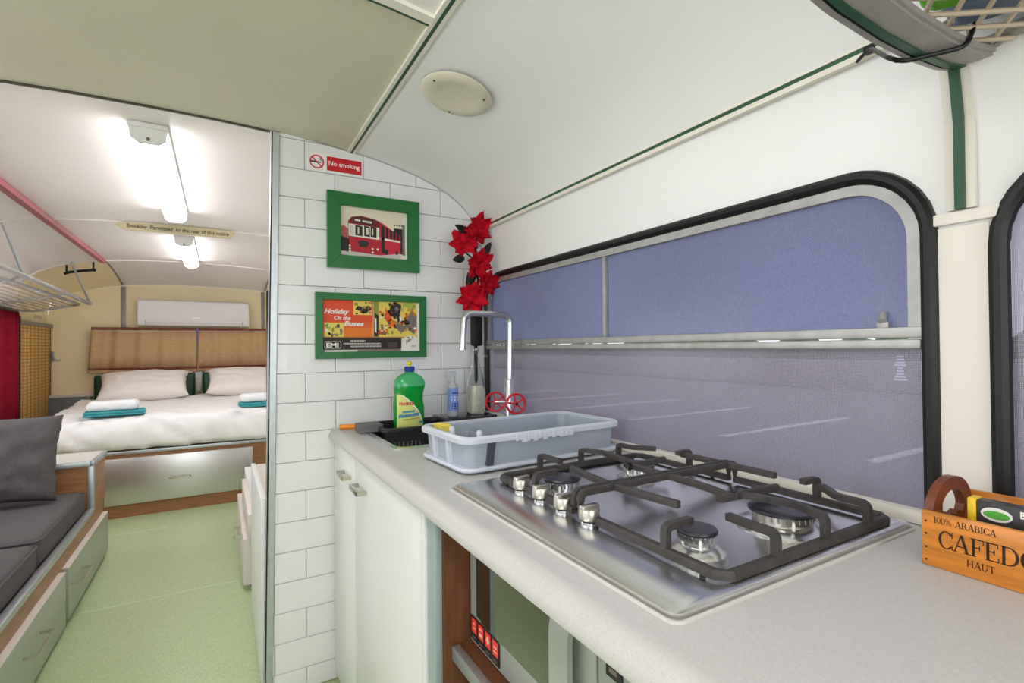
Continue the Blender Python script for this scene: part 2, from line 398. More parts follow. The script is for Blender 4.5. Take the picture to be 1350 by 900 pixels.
# right wall with two windows in view
WY0, WY1, WZ0, WZ1 = .356, 1.884, .80, 1.478
bm = B(); h1 = rrect(WY0, WY1, WZ0, WZ1, .12); h2 = rrect(-.95, .274, WZ0, WZ1-.03, .12)
plate_holes(bm, [(YF, 0), (YR, 0), (YR, 1.5), (YF, 1.5)], [h1, h2], 'yz', W, W+.03)
wall_right = struct('wall_right', 'white side wall of the bus behind the kitchen counter', bm=bm, mats=white_wall)
def slant(name_parent, sgn, y0, y1, M):
    bm = B(); a = (XC+sgn*1.162, 1.5); b = (XC+sgn*1.132, 1.675)
    prism(bm, [a, b, (b[0]+sgn*.03, b[1]+.0), (a[0]+sgn*.03, a[1])], 'xz', y0, y1); return obj('upper_panel', bm, M, name_parent)
slant(wall_right, 1, .3165, YR, white_wall); slant(wall_right, 1, YF, .3125, white_wall)
bm = B(); box(bm, (W-.0025, .284, 0), (W, .346, 1.362)); obj('pillar_panel', bm, pillar_cream, wall_right)
bm = B(); box(bm, (W-.010, .270, 1.366), (W, .348, 1.384), .002); obj('pillar_moulding', bm, pillar_cream, wall_right)
bm = B(); box(bm, (W-.010, .296, 1.386), (W, .332, 1.52), .001); sweep(bm, [(W-.004, .314, 1.52), (XE-.002, .314, 1.66)], rect(.010, .036), ref=(0,1,0)); obj('cream_moulding', bm, pillar_cream, wall_right)
bm = B(); sweep(bm, [(W-.0115, .313, 1.386), (W-.0115, .313, 1.515), (XE-.008, .313, 1.66)], rect(.009, .012), ref=(0,1,0)); obj('green_insert', bm, green_rub, wall_right)
def path_rr(y0, y1, z0, z1, r, x): return [(x, u, v) for u, v in rrect(y0, y1, z0, z1, r)]
win1 = struct('window_1', 'wide kitchen window with rubber surround and perforated mauve film', (W, 1.12, .8))
def ring(y0, y1, z0, z1, r, x, sec, M, par, name):
    bm = B(); sweep(bm, path_rr(y0, y1, z0, z1, r, x), sec, closed=True, ref=(1, 0, 0)); return obj(name, bm, M, par)
ring(WY0, WY1, WZ0, WZ1, .12, W, circ(.0125, 10, .013), rubber, win1, 'rubber_gasket')
fy0, fy1, fz1, fr = WY0+.020, WY1-.016, WZ1-.022, .10
pth = [(W+.004, fy0, 1.186), (W+.004, fy0, 1.25)] + [(W+.004, fy0+fr-fr*math.cos(PI/2*i/12), fz1-fr+fr*math.sin(PI/2*i/12)) for i in range(13)] + [(W+.004, fy1-fr+fr*math.sin(PI/2*i/12), fz1-fr+fr*math.cos(PI/2*i/12)) for i in range(13)] + [(W+.004, fy1, 1.186)]
bm = B(); sweep(bm, pth, rect(.018, .016), ref=(1, 0, 0)); obj('metal_frame', bm, alu_dull, win1)
bm = B(); box(bm, (W-.007, WY0+.008, 1.194), (W+.016, WY1-.008, 1.212), .003); obj('sliding_rail', bm, alu_dull, win1)
bm = B(); box(bm, (W-.010, WY0+.010, 1.176), (W+.016, WY1-.008, 1.192), .004); obj('lower_rail', bm, alu_dull, win1)
bm = B(); box(bm, (W-.002, 1.132, 1.212), (W+.014, 1.146, WZ1-.026), .003); obj('mullion', bm, alu_dull, win1)
bm = B(); box(bm, (W+.006, 1.140, 1.21), (W+.009, WY1-.012, WZ1-.02)); obj('pane', bm, film_up, win1)
bm = B(); pn = [(1.14, 1.205), (1.14, WZ1-.02)] + [(WY0+.115-.10*math.sin(PI/2*i/10), WZ1-.12+.10*math.cos(PI/2*i/10)) for i in range(11)] + [(WY0+.015, 1.205)]
prism(bm, pn, 'yz', W+.010, W+.013); obj('pane', bm, film_up, win1)
bm = B(); box(bm, (W+.004, WY0+.004, WZ0+.01), (W+.007, WY1-.006, 1.18)); obj('pane', bm, film_lo, win1)
bm = B(); box(bm, (W-.004, .413, 1.210), (W+.008, .431, 1.222), .002); cyl(bm, (W-.006, .421, 1.222), (W+.006, .424, 1.236), .006, seg=14); obj('latch', bm, alu_dull, win1)
bm = B(); PP = lambda u, v: (W+.0036, u, v)      # faint maker's marking in the corner of the film
for i, (wd) in enumerate((.010, .012, .014, .016, .008, .010, .012, .016, .020)):
    flat(bm, [(.400-wd/2, 1.162-i*.0048), (.400+wd/2, 1.162-i*.0048), (.400+wd/2, 1.1645-i*.0048), (.400-wd/2, 1.1645-i*.0048)], PP)
obj('film_marking', bm, mat('faint_mark', (176, 178, 206), .5), win1)
win2 = struct('window_2', 'second side window with black rubber surround at the right edge', (W, -.33, .8))
ring(-.95, .274, WZ0, WZ1-.03, .12, W, circ(.0125, 10, .013), rubber, win2, 'rubber_gasket')
bm = B(); prism(bm, rrect(-.94, .264, WZ0+.01, WZ1-.04, .1), 'yz', W+.010, W+.013); obj('pane', bm, film_lo, win2)
bm = B(); box(bm, (.944, -.6, .901), (W-.001, 1.884, .921), .003); o = obj('trim_11', bm, strip_w); o['kind'] = 'structure'; o['label'] = 'white sill strip between counter and window'; o['category'] = 'trim'

# left wall, windows out of view behind the rack and curtains, rear and front walls
bm = B(); holes = [rrect(-.7, 1.7, .85, 1.45, .1), rrect(2.2, 4.9, .85, 1.45, .1), rrect(5.15, 5.98, .70, 1.36, .06)]
plate_holes(bm, [(YF, 0), (YR, 0), (YR, 1.5), (YF, 1.5)], holes, 'yz', WL-.03, WL)
wall_left = struct('wall_left', 'cream side wall of the bus behind the bench', bm=bm, mats=cream)
slant(wall_left, -1, YF, 1.9, white_wall); slant(wall_left, -1, 1.9, 5.15, far_ceil); slant(wall_left, -1, 5.15, YR, cream)
for k, hl, (a, b, c, d, r) in ((3, 'left window opposite the kitchen', (-.7, 1.7, .85, 1.45, .1)), (4, 'left window above the bench', (2.2, 4.9, .85, 1.45, .1)), (5, 'rear left window behind the bamboo blind', (5.15, 5.98, .70, 1.36, .06))):
    wo = struct('window_%d' % k, hl, (WL, (a+b)/2, c))
    ring(a, b, c, d, r, WL, circ(.012, 8), rubber if k != 5 else alu_dull, wo, 'rubber_gasket')
    bm = B(); prism(bm, rrect(a, b, c, d, r), 'yz', WL-.016, WL-.012); obj('pane', bm, clear_pane, wo)
def section(y): return [(WL, 0), (W, 0)] + [(XC + d, z if y < 5 else roof(XC+d, y)) for d, z in PROF[::-1]] + [(XC - d, z if y < 5 else roof(XC-d, y)) for d, z in PROF[1:]]
bm = B(); prism(bm, section(YR), 'xz', YR, YR+.03); wall_rear = struct('wall_rear', 'cream rear wall of the bus', bm=bm, mats=cream)
for x in (-.80, .40):
    bm = B(); box(bm, (x-.018, YR-.014, .78), (x+.018, YR, roof(x, YR)-.004), .003); obj('wall_post', bm, bronze, wall_rear)
bm = B(); box(bm, (WL+.006, YR-.05, .30), (-1.03, YR, .76), .004); obj('lower_box', bm, grey_panel, wall_rear)
bm = B(); box(bm, (WL+.006, YR-.062, .76), (-1.0, YR, .785), .004); obj('ledge', bm, strip_w, wall_rear)
bm = B(); box(bm, (-1.075, YR-.06, .5), (-1.04, YR-.048, .76), .002); obj('ledge_post', bm, bronze, wall_rear)
bm = B(); plate_holes(bm, section(0), [rrect(-1.15, .77, .85, 1.72, .12)], 'xz', YF-.03, YF); wall_front = struct('wall_front', 'front bulkhead with the windscreen opening', bm=bm, mats=white_wall)

# tiled partition
LB, LT = .150, .178            # leaning left edge (bottom, top) where tiles start
def lx(z): return LB + (LT-LB)*z/1.93
TOPP = [(XC+d, z) for d, z in PROF if XC+d > .17][::-1]
bm = B(); prism(bm, [(lx(0)-.02, 0), (W, 0), (W, 1.5)] + TOPP[1:] + [(lx(1.93)-.02, 1.932)], 'xz', YP+.0035, YP+.045)
part_wall = struct('wall_partition', 'white tiled partition wall at the end of the kitchen', bm=bm, mats=grout)
bm = B()
for dx0, dx1, y0, y1 in ((-.024, 0, YP-.012, YP-.008), (-.024, -.020, YP-.012, YP+.05), (-.024, 0, YP+.046, YP+.05)):
    vs = [(lx(0)+dx0, 0), (lx(0)+dx1, 0), (lx(1.93)+dx1, 1.928), (lx(1.93)+dx0, 1.928)]
    prism(bm, vs, 'xz', y0, y1)
obj('corner_post', bm, alu, part_wall)
def clip(poly, a, b, c):      # keep a*x+b*z <= c
    out = []
    for i, p in enumerate(poly):
        q = poly[(i+1) % len(poly)]; dp = a*p[0]+b*p[1]-c; dq = a*q[0]+b*q[1]-c
        if dp <= 0: out.append(p)
        if dp*dq < 0: t = dp/(dp-dq); out.append((p[0]+(q[0]-p[0])*t, p[1]+(q[1]-p[1])*t))
    return out
def tile_mesh(poly):
    bm = B(); n = len(poly); cx = sum(p[0] for p in poly)/n; cz = sum(p[1] for p in poly)/n; k = .0022
    def ins(p):
        d = math.hypot(p[0]-cx, p[1]-cz); f = max(.2, 1-k*1.3/max(d, 1e-4)); return (cx+(p[0]-cx)*f, cz+(p[1]-cz)*f)
    A = [bm.verts.new((p[0], YP+.0035, p[1])) for p in poly]; Bq = [bm.verts.new((p[0], YP-.003, p[1])) for p in poly]; D = [bm.verts.new((ins(p)[0], YP-.005, ins(p)[1])) for p in poly]
    for r0, r1 in ((A, Bq), (Bq, D)):
        for i in range(n): bm.faces.new((r0[i], r0[(i+1) % n], r1[(i+1) % n], r1[i]))
    bm.faces.new(D); return bm
TH, TW, J = .1024, .2045, .0008
clips = []
for (xa, za), (xb, zb) in zip(TOPP, TOPP[1:]):
    nx, nz = (zb-za), -(xb-xa)
    if nz < 0: nx, nz = -nx, -nz
    l_ = math.hypot(nx, nz); nx /= l_; nz /= l_
    clips.append((nx, nz, nx*xa+nz*za-.003))
share = None
for k in range(-2, 18):
    ztop = 1.816 - k*TH + TH*0; z1 = ztop - J; z0 = ztop - TH + J
    x_off = .260 if k % 2 else .260 + TW/2
    for i in range(-2, 5):
        xa = x_off + i*TW + J; xb = xa + TW - 2*J
        poly = [(xa, z0), (xb, z0), (xb, z1), (xa, z1)]; full = True
        cl = [(1, 0, W-.002), (0, -1, -.004), (-1, (LT-LB)/1.93, -LB-.0005)] + clips
        for c in cl:
            n0 = list(poly); poly = clip(poly, *c)
            if len(poly) < 3: break
            if poly != n0: full = False
        if len(poly) < 3: continue
        ar = abs(sum(poly[q][0]*poly[(q+1) % len(poly)][1]-poly[(q+1) % len(poly)][0]*poly[q][1] for q in range(len(poly))))/2
        if ar < 8e-5: continue
        if full:
            if share is None:
                share = obj('tile', tile_mesh(poly), tile_m, part_wall); shx, shz = xa, z0
            else:
                t = share.copy(); C.objects.link(t); t.location = Vector(share.location) + Vector((xa-shx, random.uniform(-.0006, .0006), z0-shz)); ALL.append(t)
        else: obj('tile', tile_mesh(poly), tile_m, part_wall)

# ------------------------------------------------------------------ outside, seen through the film
bm = B(); box(bm, (W+.1, -30, -.70), (60, 60, -.6)); g_ = struct('ground', 'grey asphalt car park outside the window', bm=bm, mats=asphalt)
for i in range(9):
    bm = B(); box(bm, (8.5, -4+2.6*i, -.6), (13.2, -3.82+2.6*i, -.596)); obj('parking_line', bm, line_w, g_)
bm = B(); box(bm, (21, -30, -.6), (21.6, 60, .55), .05); ow = struct('wall_outside', 'low stone wall beyond the car park', bm=bm, mats=stone)
bm = B()
for i in range(60):
    r = bmesh.ops.create_icosphere(bm, subdivisions=2, radius=1, matrix=Matrix.Translation((24+random.uniform(-.4, .4), -28+1.4*i, .4)) @ Matrix.Diagonal((1.2, 1.4, random.uniform(.9, 1.5), 1)))
for v in bm.verts: v.co += Vector(noise.noise_vector(v.co*2.3))*.25
tag(obj('hedge', bm, hedge), 'green hedge behind the low stone wall outside', 'hedge')

# ------------------------------------------------------------------ kitchen counter
def nosing(x1):
    p = [(x1, .862), (x1, .900), (.366, .900)]
    for i in range(1, 9):
        a = math.radians(90 + 11.25*i); p.append((.366 + .031*math.cos(a)*1.0, .869 + .031*math.sin(a)))
    return p + [(.336, .866), (.342, .862)]
bm = B(); SX0, SX1, SY0, SY1 = .432, .80, 1.392, 1.835
prism(bm, nosing(.955), 'xz', -.62, SY0); prism(bm, nosing(.955), 'xz', SY1, 1.893); prism(bm, nosing(SX0), 'xz', SY0, SY1); box(bm, (SX1, SY0, .862), (.955, SY1, .900))
tag(obj('countertop', bm, counter_m), 'grey laminate kitchen worktop with rounded front edge', 'countertop')

# sink unit let into the worktop
sk = thing('sink', 'square steel sink set in the worktop beside the tiled wall', 'sink', (.616, 1.61, .74))
bm = B(); out_, inn, bot = rrect(SX0-.016, SX1+.016, SY0-.016, SY1+.016, .02, 5), rrect(SX0+.004, SX1-.004, SY0+.004, SY1-.004, .03, 5), rrect(SX0+.03, SX1-.03, SY0+.03, SY1-.03, .03, 5)
R = [[bm.verts.new((u, v, z)) for u, v in L] for L, z in ((out_, .9005), (out_, .9035), (inn, .9035), (bot, .75), (bot, .745), (rrect(SX0-.002+.004, SX1-.002, SY0+.002, SY1-.002, .03, 5), .899))]
n = len(out_)
for a, b in ((0, 1), (1, 2), (2, 3), (0, 5), (5, 4)):
    for i in range(n): bm.faces.new((R[a][i], R[a][(i+1) % n], R[b][(i+1) % n], R[b][i]))
bm.faces.new(R[3]); bm.faces.new(R[4])
obj('basin', bm, steel, sk)
bm = B(); lathe(bm, [(0, .004), (.02, .004), (.034, .001), (.034, 0)], (.62, 1.6, .750)); obj('waste', bm, chrome, sk)
# black slotted caddy sitting in the sink
cd = thing('sink_caddy', 'black slotted plastic basket holding the green soap bottle', 'basket', (.60, 1.72, .775))
bm = B(); CX0, CX1, CY0, CY1 = .470, .72, 1.64, 1.826
L0, L1, L2, L3 = rrect(CX0-.012, CX1+.012, CY0-.012, CY1+.006, .02, 5), rrect(CX0, CX1, CY0, CY1, .02, 5), rrect(CX0+.02, CX1-.02, CY0+.02, CY1-.02, .02, 5), rrect(CX0+.003, CX1-.003, CY0+.003, CY1-.003, .02, 5)
bm2 = B(); R = [[bm2.verts.new((u, v, z)) for u, v in L] for L, z in ((L3, .906), (L0, .908), (L0, .918), (L1, .920), (L3, .914))]; n = len(L0)
for a in range(5):
    for i in range(n): bm2.faces.new((R[a][i], R[a][(i+1) % n], R[(a+1) % 5][(i+1) % n], R[(a+1) % 5][i]))
obj('rim', bm2, black_pl, cd)
bm = B(); box(bm, (CX0+.018, CY0+.016, .775), (CX1-.018, CY1-.016, .781)); obj('bottom', bm, black_pl, cd)
bm = B(); box(bm, (CX0+.010, CY0+.010, .882), (CX1-.010, CY1-.008, .8895), .002); obj('upper_tray', bm, black_pl, cd)
for side, (a, b, ax) in enumerate((((CX0+.01, CY0+.004), (CX1-.01, CY0+.004), 0), ((CX0+.01, CY1-.004), (CX1-.01, CY1-.004), 0), ((CX0+.003, CY0+.01), (CX0+.003, CY1-.01), 1), ((CX1-.003, CY0+.01), (CX1-.003, CY1-.01), 1))):
    bm = B(); N = 17 if ax == 0 else 12
    for i in range(N):
        t = i/(N-1); x = a[0]+(b[0]-a[0])*t; y = a[1]+(b[1]-a[1])*t
        box(bm, (x-.0035, y-.002, .776), (x+.0035, y+.002, .900 if i % 2 else .893))
    box(bm, (min(a[0], b[0])-.003, min(a[1], b[1])-.0025, .872), (max(a[0], b[0])+.003, max(a[1], b[1])+.0025, .911)); box(bm, (min(a[0], b[0])-.003, min(a[1], b[1])-.0025, .776), (max(a[0], b[0])+.003, max(a[1], b[1])+.0025, .79))
    obj('slotted_side', bm, black_pl, cd)
bm = B(); prism(bm, rrect(.400, .476, 1.690, 1.775, .004, 2), 'xy', .905, .928); tag(obj('plastic_clip_box', bm, clipgrey), 'small grey plastic block beside the black basket', 'clip')
pe = thing('peeler', 'orange handled peeler lying at the left end of the worktop', 'peeler', (.385, 1.82, .9))
bm = B(); tube(bm, [(.362, 1.836, .9095), (.375, 1.832, .9095), (.40, 1.822, .910), (.425, 1.812, .9105), (.432, 1.809, .9105)], .0085, 10); obj('handle', bm, orange_pl, pe)
bm = B(); sweep(bm, [(.340, 1.842, .908), (.352, 1.839, .908), (.364, 1.835, .909)], rect(.012, .003)); obj('blade', bm, chrome, pe)

# green washing-up liquid
BX, BY, BZ = .583, 1.735, .8902
KZ = .69
so = thing('soap_bottle', 'green washing-up liquid bottle with blue and yellow cap', 'bottle', (BX, BY, BZ))
def oval(bm, prof_, mi=0, dx=None, seg=28):
    rings = []
    for q in prof_:
        rx, ry, z = q[:3]; ox = q[3] if len(q) > 3 else 0
        rings.append([bm.verts.new((BX+ox+rx*math.copysign(abs(math.cos(t))**.8, math.cos(t)), BY+ry*math.copysign(abs(math.sin(t))**.8, math.sin(t)), BZ+z)) for t in [2*PI*i/seg for i in range(seg)]])
    for k in range(len(rings)-1):
        for i in range(seg): bm.faces.new((rings[k][i], rings[k][(i+1) % seg], rings[k+1][(i+1) % seg], rings[k+1][i])).material_index = mi
    bm.faces.new(rings[0][::-1]).material_index = mi; bm.faces.new(rings[-1]).material_index = mi
lowp = [(.050,.03,0,-.004),(.056,.034,.006,-.003),(.059,.035,.06,-.003),(.060,.036,.12,-.004),(.056,.035,.16,-.006),(.055,.035,.19,-.004),(.058,.036,.215,-.002),(.060,.036,.232,0)]
upp = [(.060,.036,.2322,0),(.060,.036,.245,0),(.056,.034,.262,0),(.047,.03,.278,0),(.034,.024,.289,0),(.022,.018,.297,0),(.016,.015,.304,0)]
def scaleb(p, k=.78): return [(a*k, b*k, c*KZ, *[d*k for d in r]) for a, b, c, *r in p]
bm = B(); oval(bm, scaleb(lowp, .93)); obj('body', bm, grn_bottle, so)
bm = B(); oval(bm, scaleb(upp, .93)); obj('shoulder', bm, grn_empty, so)
zc = .304*KZ
bm = B(); lathe(bm, [(.0, 0), (.0165, 0), (.0175, .004), (.0175, .0165), (.015, .019), (0, .019)], (BX, BY, BZ+zc), 24)
for i in range(24):
    a = 2*PI*i/24; box(bm, (BX+.0174*math.cos(a)-.0008, BY+.0174*math.sin(a)-.0008, BZ+zc+.003), (BX+.0174*math.cos(a)+.0008, BY+.0174*math.sin(a)+.0008, BZ+zc+.016))
obj('cap', bm, cap_b, so)
bm = B(); lathe(bm, [(0, 0), (.006, 0), (.006, .005), (.009, .007), (.010, .011), (.008, .016), (.003, .019), (0, .019)], (BX, BY, BZ+zc+.019), 20); obj('nozzle', bm, cap_y, so)
bm = B()       # curved front label
def bsurf(u, z):
    z *= .60 if z <= .2305 else 1   # u along x in metres from centre, on the front (-y) side
    pr = scaleb(lowp, .93)
    for p, q in zip(pr, pr[1:]):
        if p[2] <= z <= q[2]:
            t = (z-p[2])/(q[2]-p[2]); rx = p[0]+(q[0]-p[0])*t; ry = p[1]+(q[1]-p[1])*t; ox = p[3]+(q[3]-p[3])*t; break
    else: rx, ry, ox = pr[-1][0], pr[-1][1], 0
    c = max(-.999, min(.999, (u-ox)/rx)); cc = abs(c)**(1/.8); s = (max(0, 1-cc*cc))**.5
    return Vector((BX+u, BY-ry*s**.8-.0007, BZ+z))
def patch(bm, ul, ur, z0, z1, mi, off=0., nz=10, nu=12):
    G = {}
    for j in range(nz+1):
        z = z0+(z1-z0)*j/nz; a, b = ul(z), ur(z)
        for i in range(nu+1): G[i, j] = bm.verts.new(bsurf(a+(b-a)*i/nu, z) + Vector((0, -off, 0)))
    for i in range(nu):
        for j in range(nz): bm.faces.new((G[i, j], G[i+1, j], G[i+1, j+1], G[i, j+1])).material_index = mi
curve_r = lambda z: .038 - .080*max(0, (z-.035)/.19)**1.9
patch(bm, lambda z: -.052, curve_r, .012, .222, 0, nz=18)
patch(bm, lambda z: curve_r(z)-.003, lambda z: curve_r(z)+.0025, .012, .215, 1, .0004, 18, 2)
def blob_row(z, u0, u1, h, mi, n_, slant_=.0, seedv=1):
    rr = random.Random(seedv); u = u0
    while u < u1:
        wd = rr.uniform(.5, 1.0)*(u1-u0)/n_; zz = z + (u-u0)*slant_
        patch(bm, lambda q, a=u: a, lambda q, a=u, c=wd: a+c*.82, zz, zz+h*rr.uniform(.75, 1), mi, .0006, 2, 2); u += wd
blob_row(.158, -.046, .004, .020, 3, 5, 0, 3); blob_row(.112, -.036, .004, .014, 2, 6, .12, 5); blob_row(.086, -.048, .024, .020, 2, 9, .12, 9); blob_row(.072, -.036, .018, .006, 4, 9, .1, 4); blob_row(.05, .022, .036, .012, 2, 3, 0, 8)
obj('label', bm, [lab_y, paper_w, lab_b, lab_r, olive_p], so, recalc=False)

# black glass slab in the corner, spray bottle, glass bottle with flowers
bm = B(); box(bm, (.727, 1.742, .9045), (.940, 1.886, .9205), .003); tag(obj('glass_board', bm, black_glass), 'black glass board in the corner behind the sink', 'board')
sp = thing('spray_bottle', 'small clear spray bottle with blue label on the black board', 'bottle', (.782, 1.81, .9205))
bm = B(); lathe(bm, [(0, 0), (.019, 0), (.021, .004), (.021, .105), (.017, .118), (.010, .126), (.009, .134), (0, .134)], (.782, 1.81, .9205)); obj('body', bm, spray_pl, sp)
bm = B(); lathe(bm, [(.0213, .02), (.0215, .02), (.0215, .108), (.0213, .108)], (.782, 1.81, .9205)); obj('label', bm, spray_bl, sp)
bm = B(); PPs = lambda u, v: (.782+.0222*math.sin(u/.0222), 1.81-.0222*math.cos(u/.0222), .9205+v)
for z, wd in ((.086, .024), (.070, .03), (.060, .03), (.044, .026), (.036, .026), (.028, .026)): flat(bm, [(-wd/2, z), (0, z), (wd/2, z), (wd/2, z+.006), (0, z+.006), (-wd/2, z+.006)], PPs, 0 if z > .08 or z < .05 else 1)
obj('label_print', bm, [cap_b, paper_w], sp)
bm = B(); cyl(bm, (.782, 1.81, 1.055), (.782, 1.81, 1.075), .011, .010, 18); box(bm, (.757, 1.803, 1.075), (.796, 1.817, 1.092), .004); tube(bm, [(.768, 1.81, 1.076), (.763, 1.81, 1.066), (.760, 1.81, 1.055)], .003, 8); cyl(bm, (.757, 1.81, 1.085), (.751, 1.81, 1.085), .005, .004, 12); obj('trigger_head', bm, spray_pl, sp)
VX, VY, VZ = .888, 1.822, .9205
va = thing('glass_bottle', 'slim square glass bottle of pale pebbles with wire clasp', 'bottle', (VX, VY, VZ))
def sqlathe(bm, prof_, c, seg=24, mi=0, pw=.55):
    rings = []
    for r, z, q in prof_:
        ring_ = []
        for i in range(seg):
            t = 2*PI*i/seg; e = 1-(1-pw)*q
            ring_.append(bm.verts.new((c[0]+r*math.copysign(abs(math.cos(t))**e, math.cos(t)), c[1]+r*math.copysign(abs(math.sin(t))**e, math.sin(t)), c[2]+z)))
        rings.append(ring_)
    for k in range(len(rings)-1):
        for i in range(seg): bm.faces.new((rings[k][i], rings[k][(i+1) % seg], rings[k+1][(i+1) % seg], rings[k+1][i])).material_index = mi
    bm.faces.new(rings[0][::-1]).material_index = mi; bm.faces.new(rings[-1]).material_index = mi
bm = B(); sqlathe(bm, [(.032, 0, 1), (.034, .004, 1), (.034, .12, 1), (.029, .145, .8), (.018, .19, .3), (.0125, .22, 0), (.012, .25, 0), (.014, .252, 0), (.014, .262, 0), (.0095, .262, 0), (.0090, .22, 0), (.0150, .19, .3), (.026, .145, .8), (.031, .12, 1), (.031, .006, 1), (.001, .005, 1)], (VX, VY, VZ)); obj('glass', bm, glass, va)
bm = B(); sqlathe(bm, [(.0300, .0065, 1), (.0302, .05, 1), (.0302, .100, 1), (.025, .112, .9), (.010, .114, .5)], (VX, VY, VZ)); obj('pebbles', bm, shells, va)
bm = B(); tube(bm, [(VX-.013, VY, VZ+.225), (VX-.016, VY-.004, VZ+.25), (VX, VY-.016, VZ+.258), (VX+.016, VY-.004, VZ+.25), (VX+.013, VY, VZ+.225)], .0012, 6)
tube(bm, [(VX+.013, VY-.004, VZ+.226), (VX+.030, VY-.012, VZ+.228), (VX+.040, VY-.014, VZ+.233), (VX+.046, VY-.014, VZ+.227), (VX+.040, VY-.014, VZ+.222), (VX+.032, VY-.012, VZ+.226)], .0012, 6); obj('wire_clasp', bm, chrome, va)
fl = thing('flower_spray', 'tall artificial branch with five red blooms in the glass bottle', 'flowers', (VX, VY, VZ+.12))
heads = [(.880, 1.775, 1.648, .062, .2), (.826, 1.785, 1.592, .060, -.5), (.876, 1.765, 1.512, .060, .1), (.914, 1.770, 1.440, .056, .5), (.852, 1.768, 1.376, .060, -.3)]
bm = B()
tube(bm, [(VX, VY, VZ+.12), (VX-.002, VY, VZ+.26), (VX+.008, VY-.01, 1.34), (VX+.002, VY-.02, 1.46), (VX-.014, VY-.03, 1.54), (VX-.012, VY-.040, 1.62)], .0042, 8)
tube(bm, [(VX+.004, VY, VZ+.13), (VX+.003, VY, VZ+.26), (VX+.015, VY-.02, 1.30), (VX+.020, VY-.025, 1.38), (VX+.035, VY-.035, 1.42)], .004, 8)
tube(bm, [(VX-.004, VY, VZ+.13), (VX-.004, VY, VZ+.26), (VX-.010, VY-.02, 1.30), (VX-.008, VY-.035, 1.37)], .004, 8)
for h in heads: tube(bm, [(VX+.002, VY-.02, h[2]-.07), (h[0], h[1]+.022, h[2]-.024), (h[0], h[1]+.010, h[2]-.008)], .003, 7)
obj('stem', bm, stem_m, fl)
bm = B(); box(bm, (VX-.020, VY-.016, 1.19), (VX+.026, VY+.014, 1.345), .008, 2); obj('ribbon_wrap', bm, mat('black_ribbon', (14, 13, 14), .5, bump=.5, bscale=80), fl)
def petal_geo(bm, c, R_, az, tilt, ln, wd, mi=0):
    A = Matrix.Rotation(az, 3, 'Y') @ Matrix.Rotation(-tilt, 3, 'X')    # flower faces -y
    G = {}
    for i in range(5):
        t = i/4
        for j in range(5):
            s = (j-2)/2; ww = wd*(.30+.9*math.sin(PI*min(1, .16+.70*t)))*(1-.55*t**3)
            p = Vector((s*ww*.5, -(.012*t + .25*ln*t*t) - .006*math.cos(s*3.2+az*3), ln*t*(1-.10*s*s) + .004*math.sin(s*6+az*5)*t))
            G[i, j] = bm.verts.new(Vector(c) + R_ @ (A @ p))
    for i in range(4):
        for j in range(4): bm.faces.new((G[i, j], G[i+1, j], G[i+1, j+1], G[i, j+1])).material_index = mi
for hi, (hx, hy, hz, hr, yaw_) in enumerate(heads):
    bm = B(); rr = random.Random(20+hi); R_ = Matrix.Rotation(yaw_, 3, 'Z') @ Matrix.Rotation(rr.uniform(-.3, .3), 3, 'X')
    for layer, (np_, tl, lk, wk) in enumerate(((7, .15, 1.0, .78), (6, .55, .80, .74), (5, .95, .56, .6), (4, 1.3, .36, .42))):
        for k in range(np_):
            petal_geo(bm, (hx, hy, hz), R_, 2*PI*(k+.5*layer)/np_ + rr.uniform(-.2, .2), tl+rr.uniform(-.25, .25), hr*lk*rr.uniform(.85, 1.12), hr*wk*.95)
    hd = obj('bloom', bm, petal, fl, recalc=False, sharp=80)
    sm = hd.modifiers.new('thick', 'SOLIDIFY'); sm.thickness = .0009
for lx_, ly_, lz_, az_ in ((.850, 1.79, 1.42, -.25), (.856, 1.785, 1.44, .15), (.905, 1.775, 1.545, .4), (.822, 1.785, 1.535, -1.9), (.830, 1.78, 1.635, -1.3), (.885, 1.785, 1.33, .1)):
    bm = B(); petal_geo(bm, (lx_, ly_, lz_), Matrix.Identity(3), az_, .15, .055, .028)
    lf = obj('leaf', bm, leaf_m if az_ < .8 else petal, fl, recalc=False); lf.modifiers.new('thick', 'SOLIDIFY').thickness = .0008

# mixer tap with red wheel handles
TX, TY = .905, 1.585
tp = thing('faucet', 'tall square-necked chrome tap with two red wheel handles', 'tap', (TX, TY, .9))
bm = B(); lathe(bm, [(0, 0), (.026, 0), (.026, .006), (.018, .010), (.0165, .012), (.0165, .165), (.0135, .170), (0, .170)], (TX, TY, .9)); obj('body', bm, chrome, tp)
def rounded(pts, r, n=6):
    out = [Vector(pts[0])]
    for a, b, c in zip(pts, pts[1:], pts[2:]):
        a, b, c = Vector(a), Vector(b), Vector(c); d0 = (a-b).normalized(); d1 = (c-b).normalized(); p0 = b+d0*r; p1 = b+d1*r
        for i in range(n+1):
            t = i/n; out.append(p0*(1-t)**2 + b*2*t*(1-t) + p1*t*t)
    return out + [Vector(pts[-1])]
bm = B(); tube(bm, rounded([(TX+.004, TY, 1.06), (TX+.008, TY, 1.300), (TX-.178, TY-.004, 1.303), (TX-.184, TY-.004, 1.176)], .035, 8), .0112, 16); obj('spout', bm, chrome, tp)
bm = B(); lathe(bm, [(.0114, 0), (.0122, 0), (.0122, .006), (.0114, .006)], (TX-.184, TY-.004, 1.176), 16); obj('aerator', bm, chrome, tp)
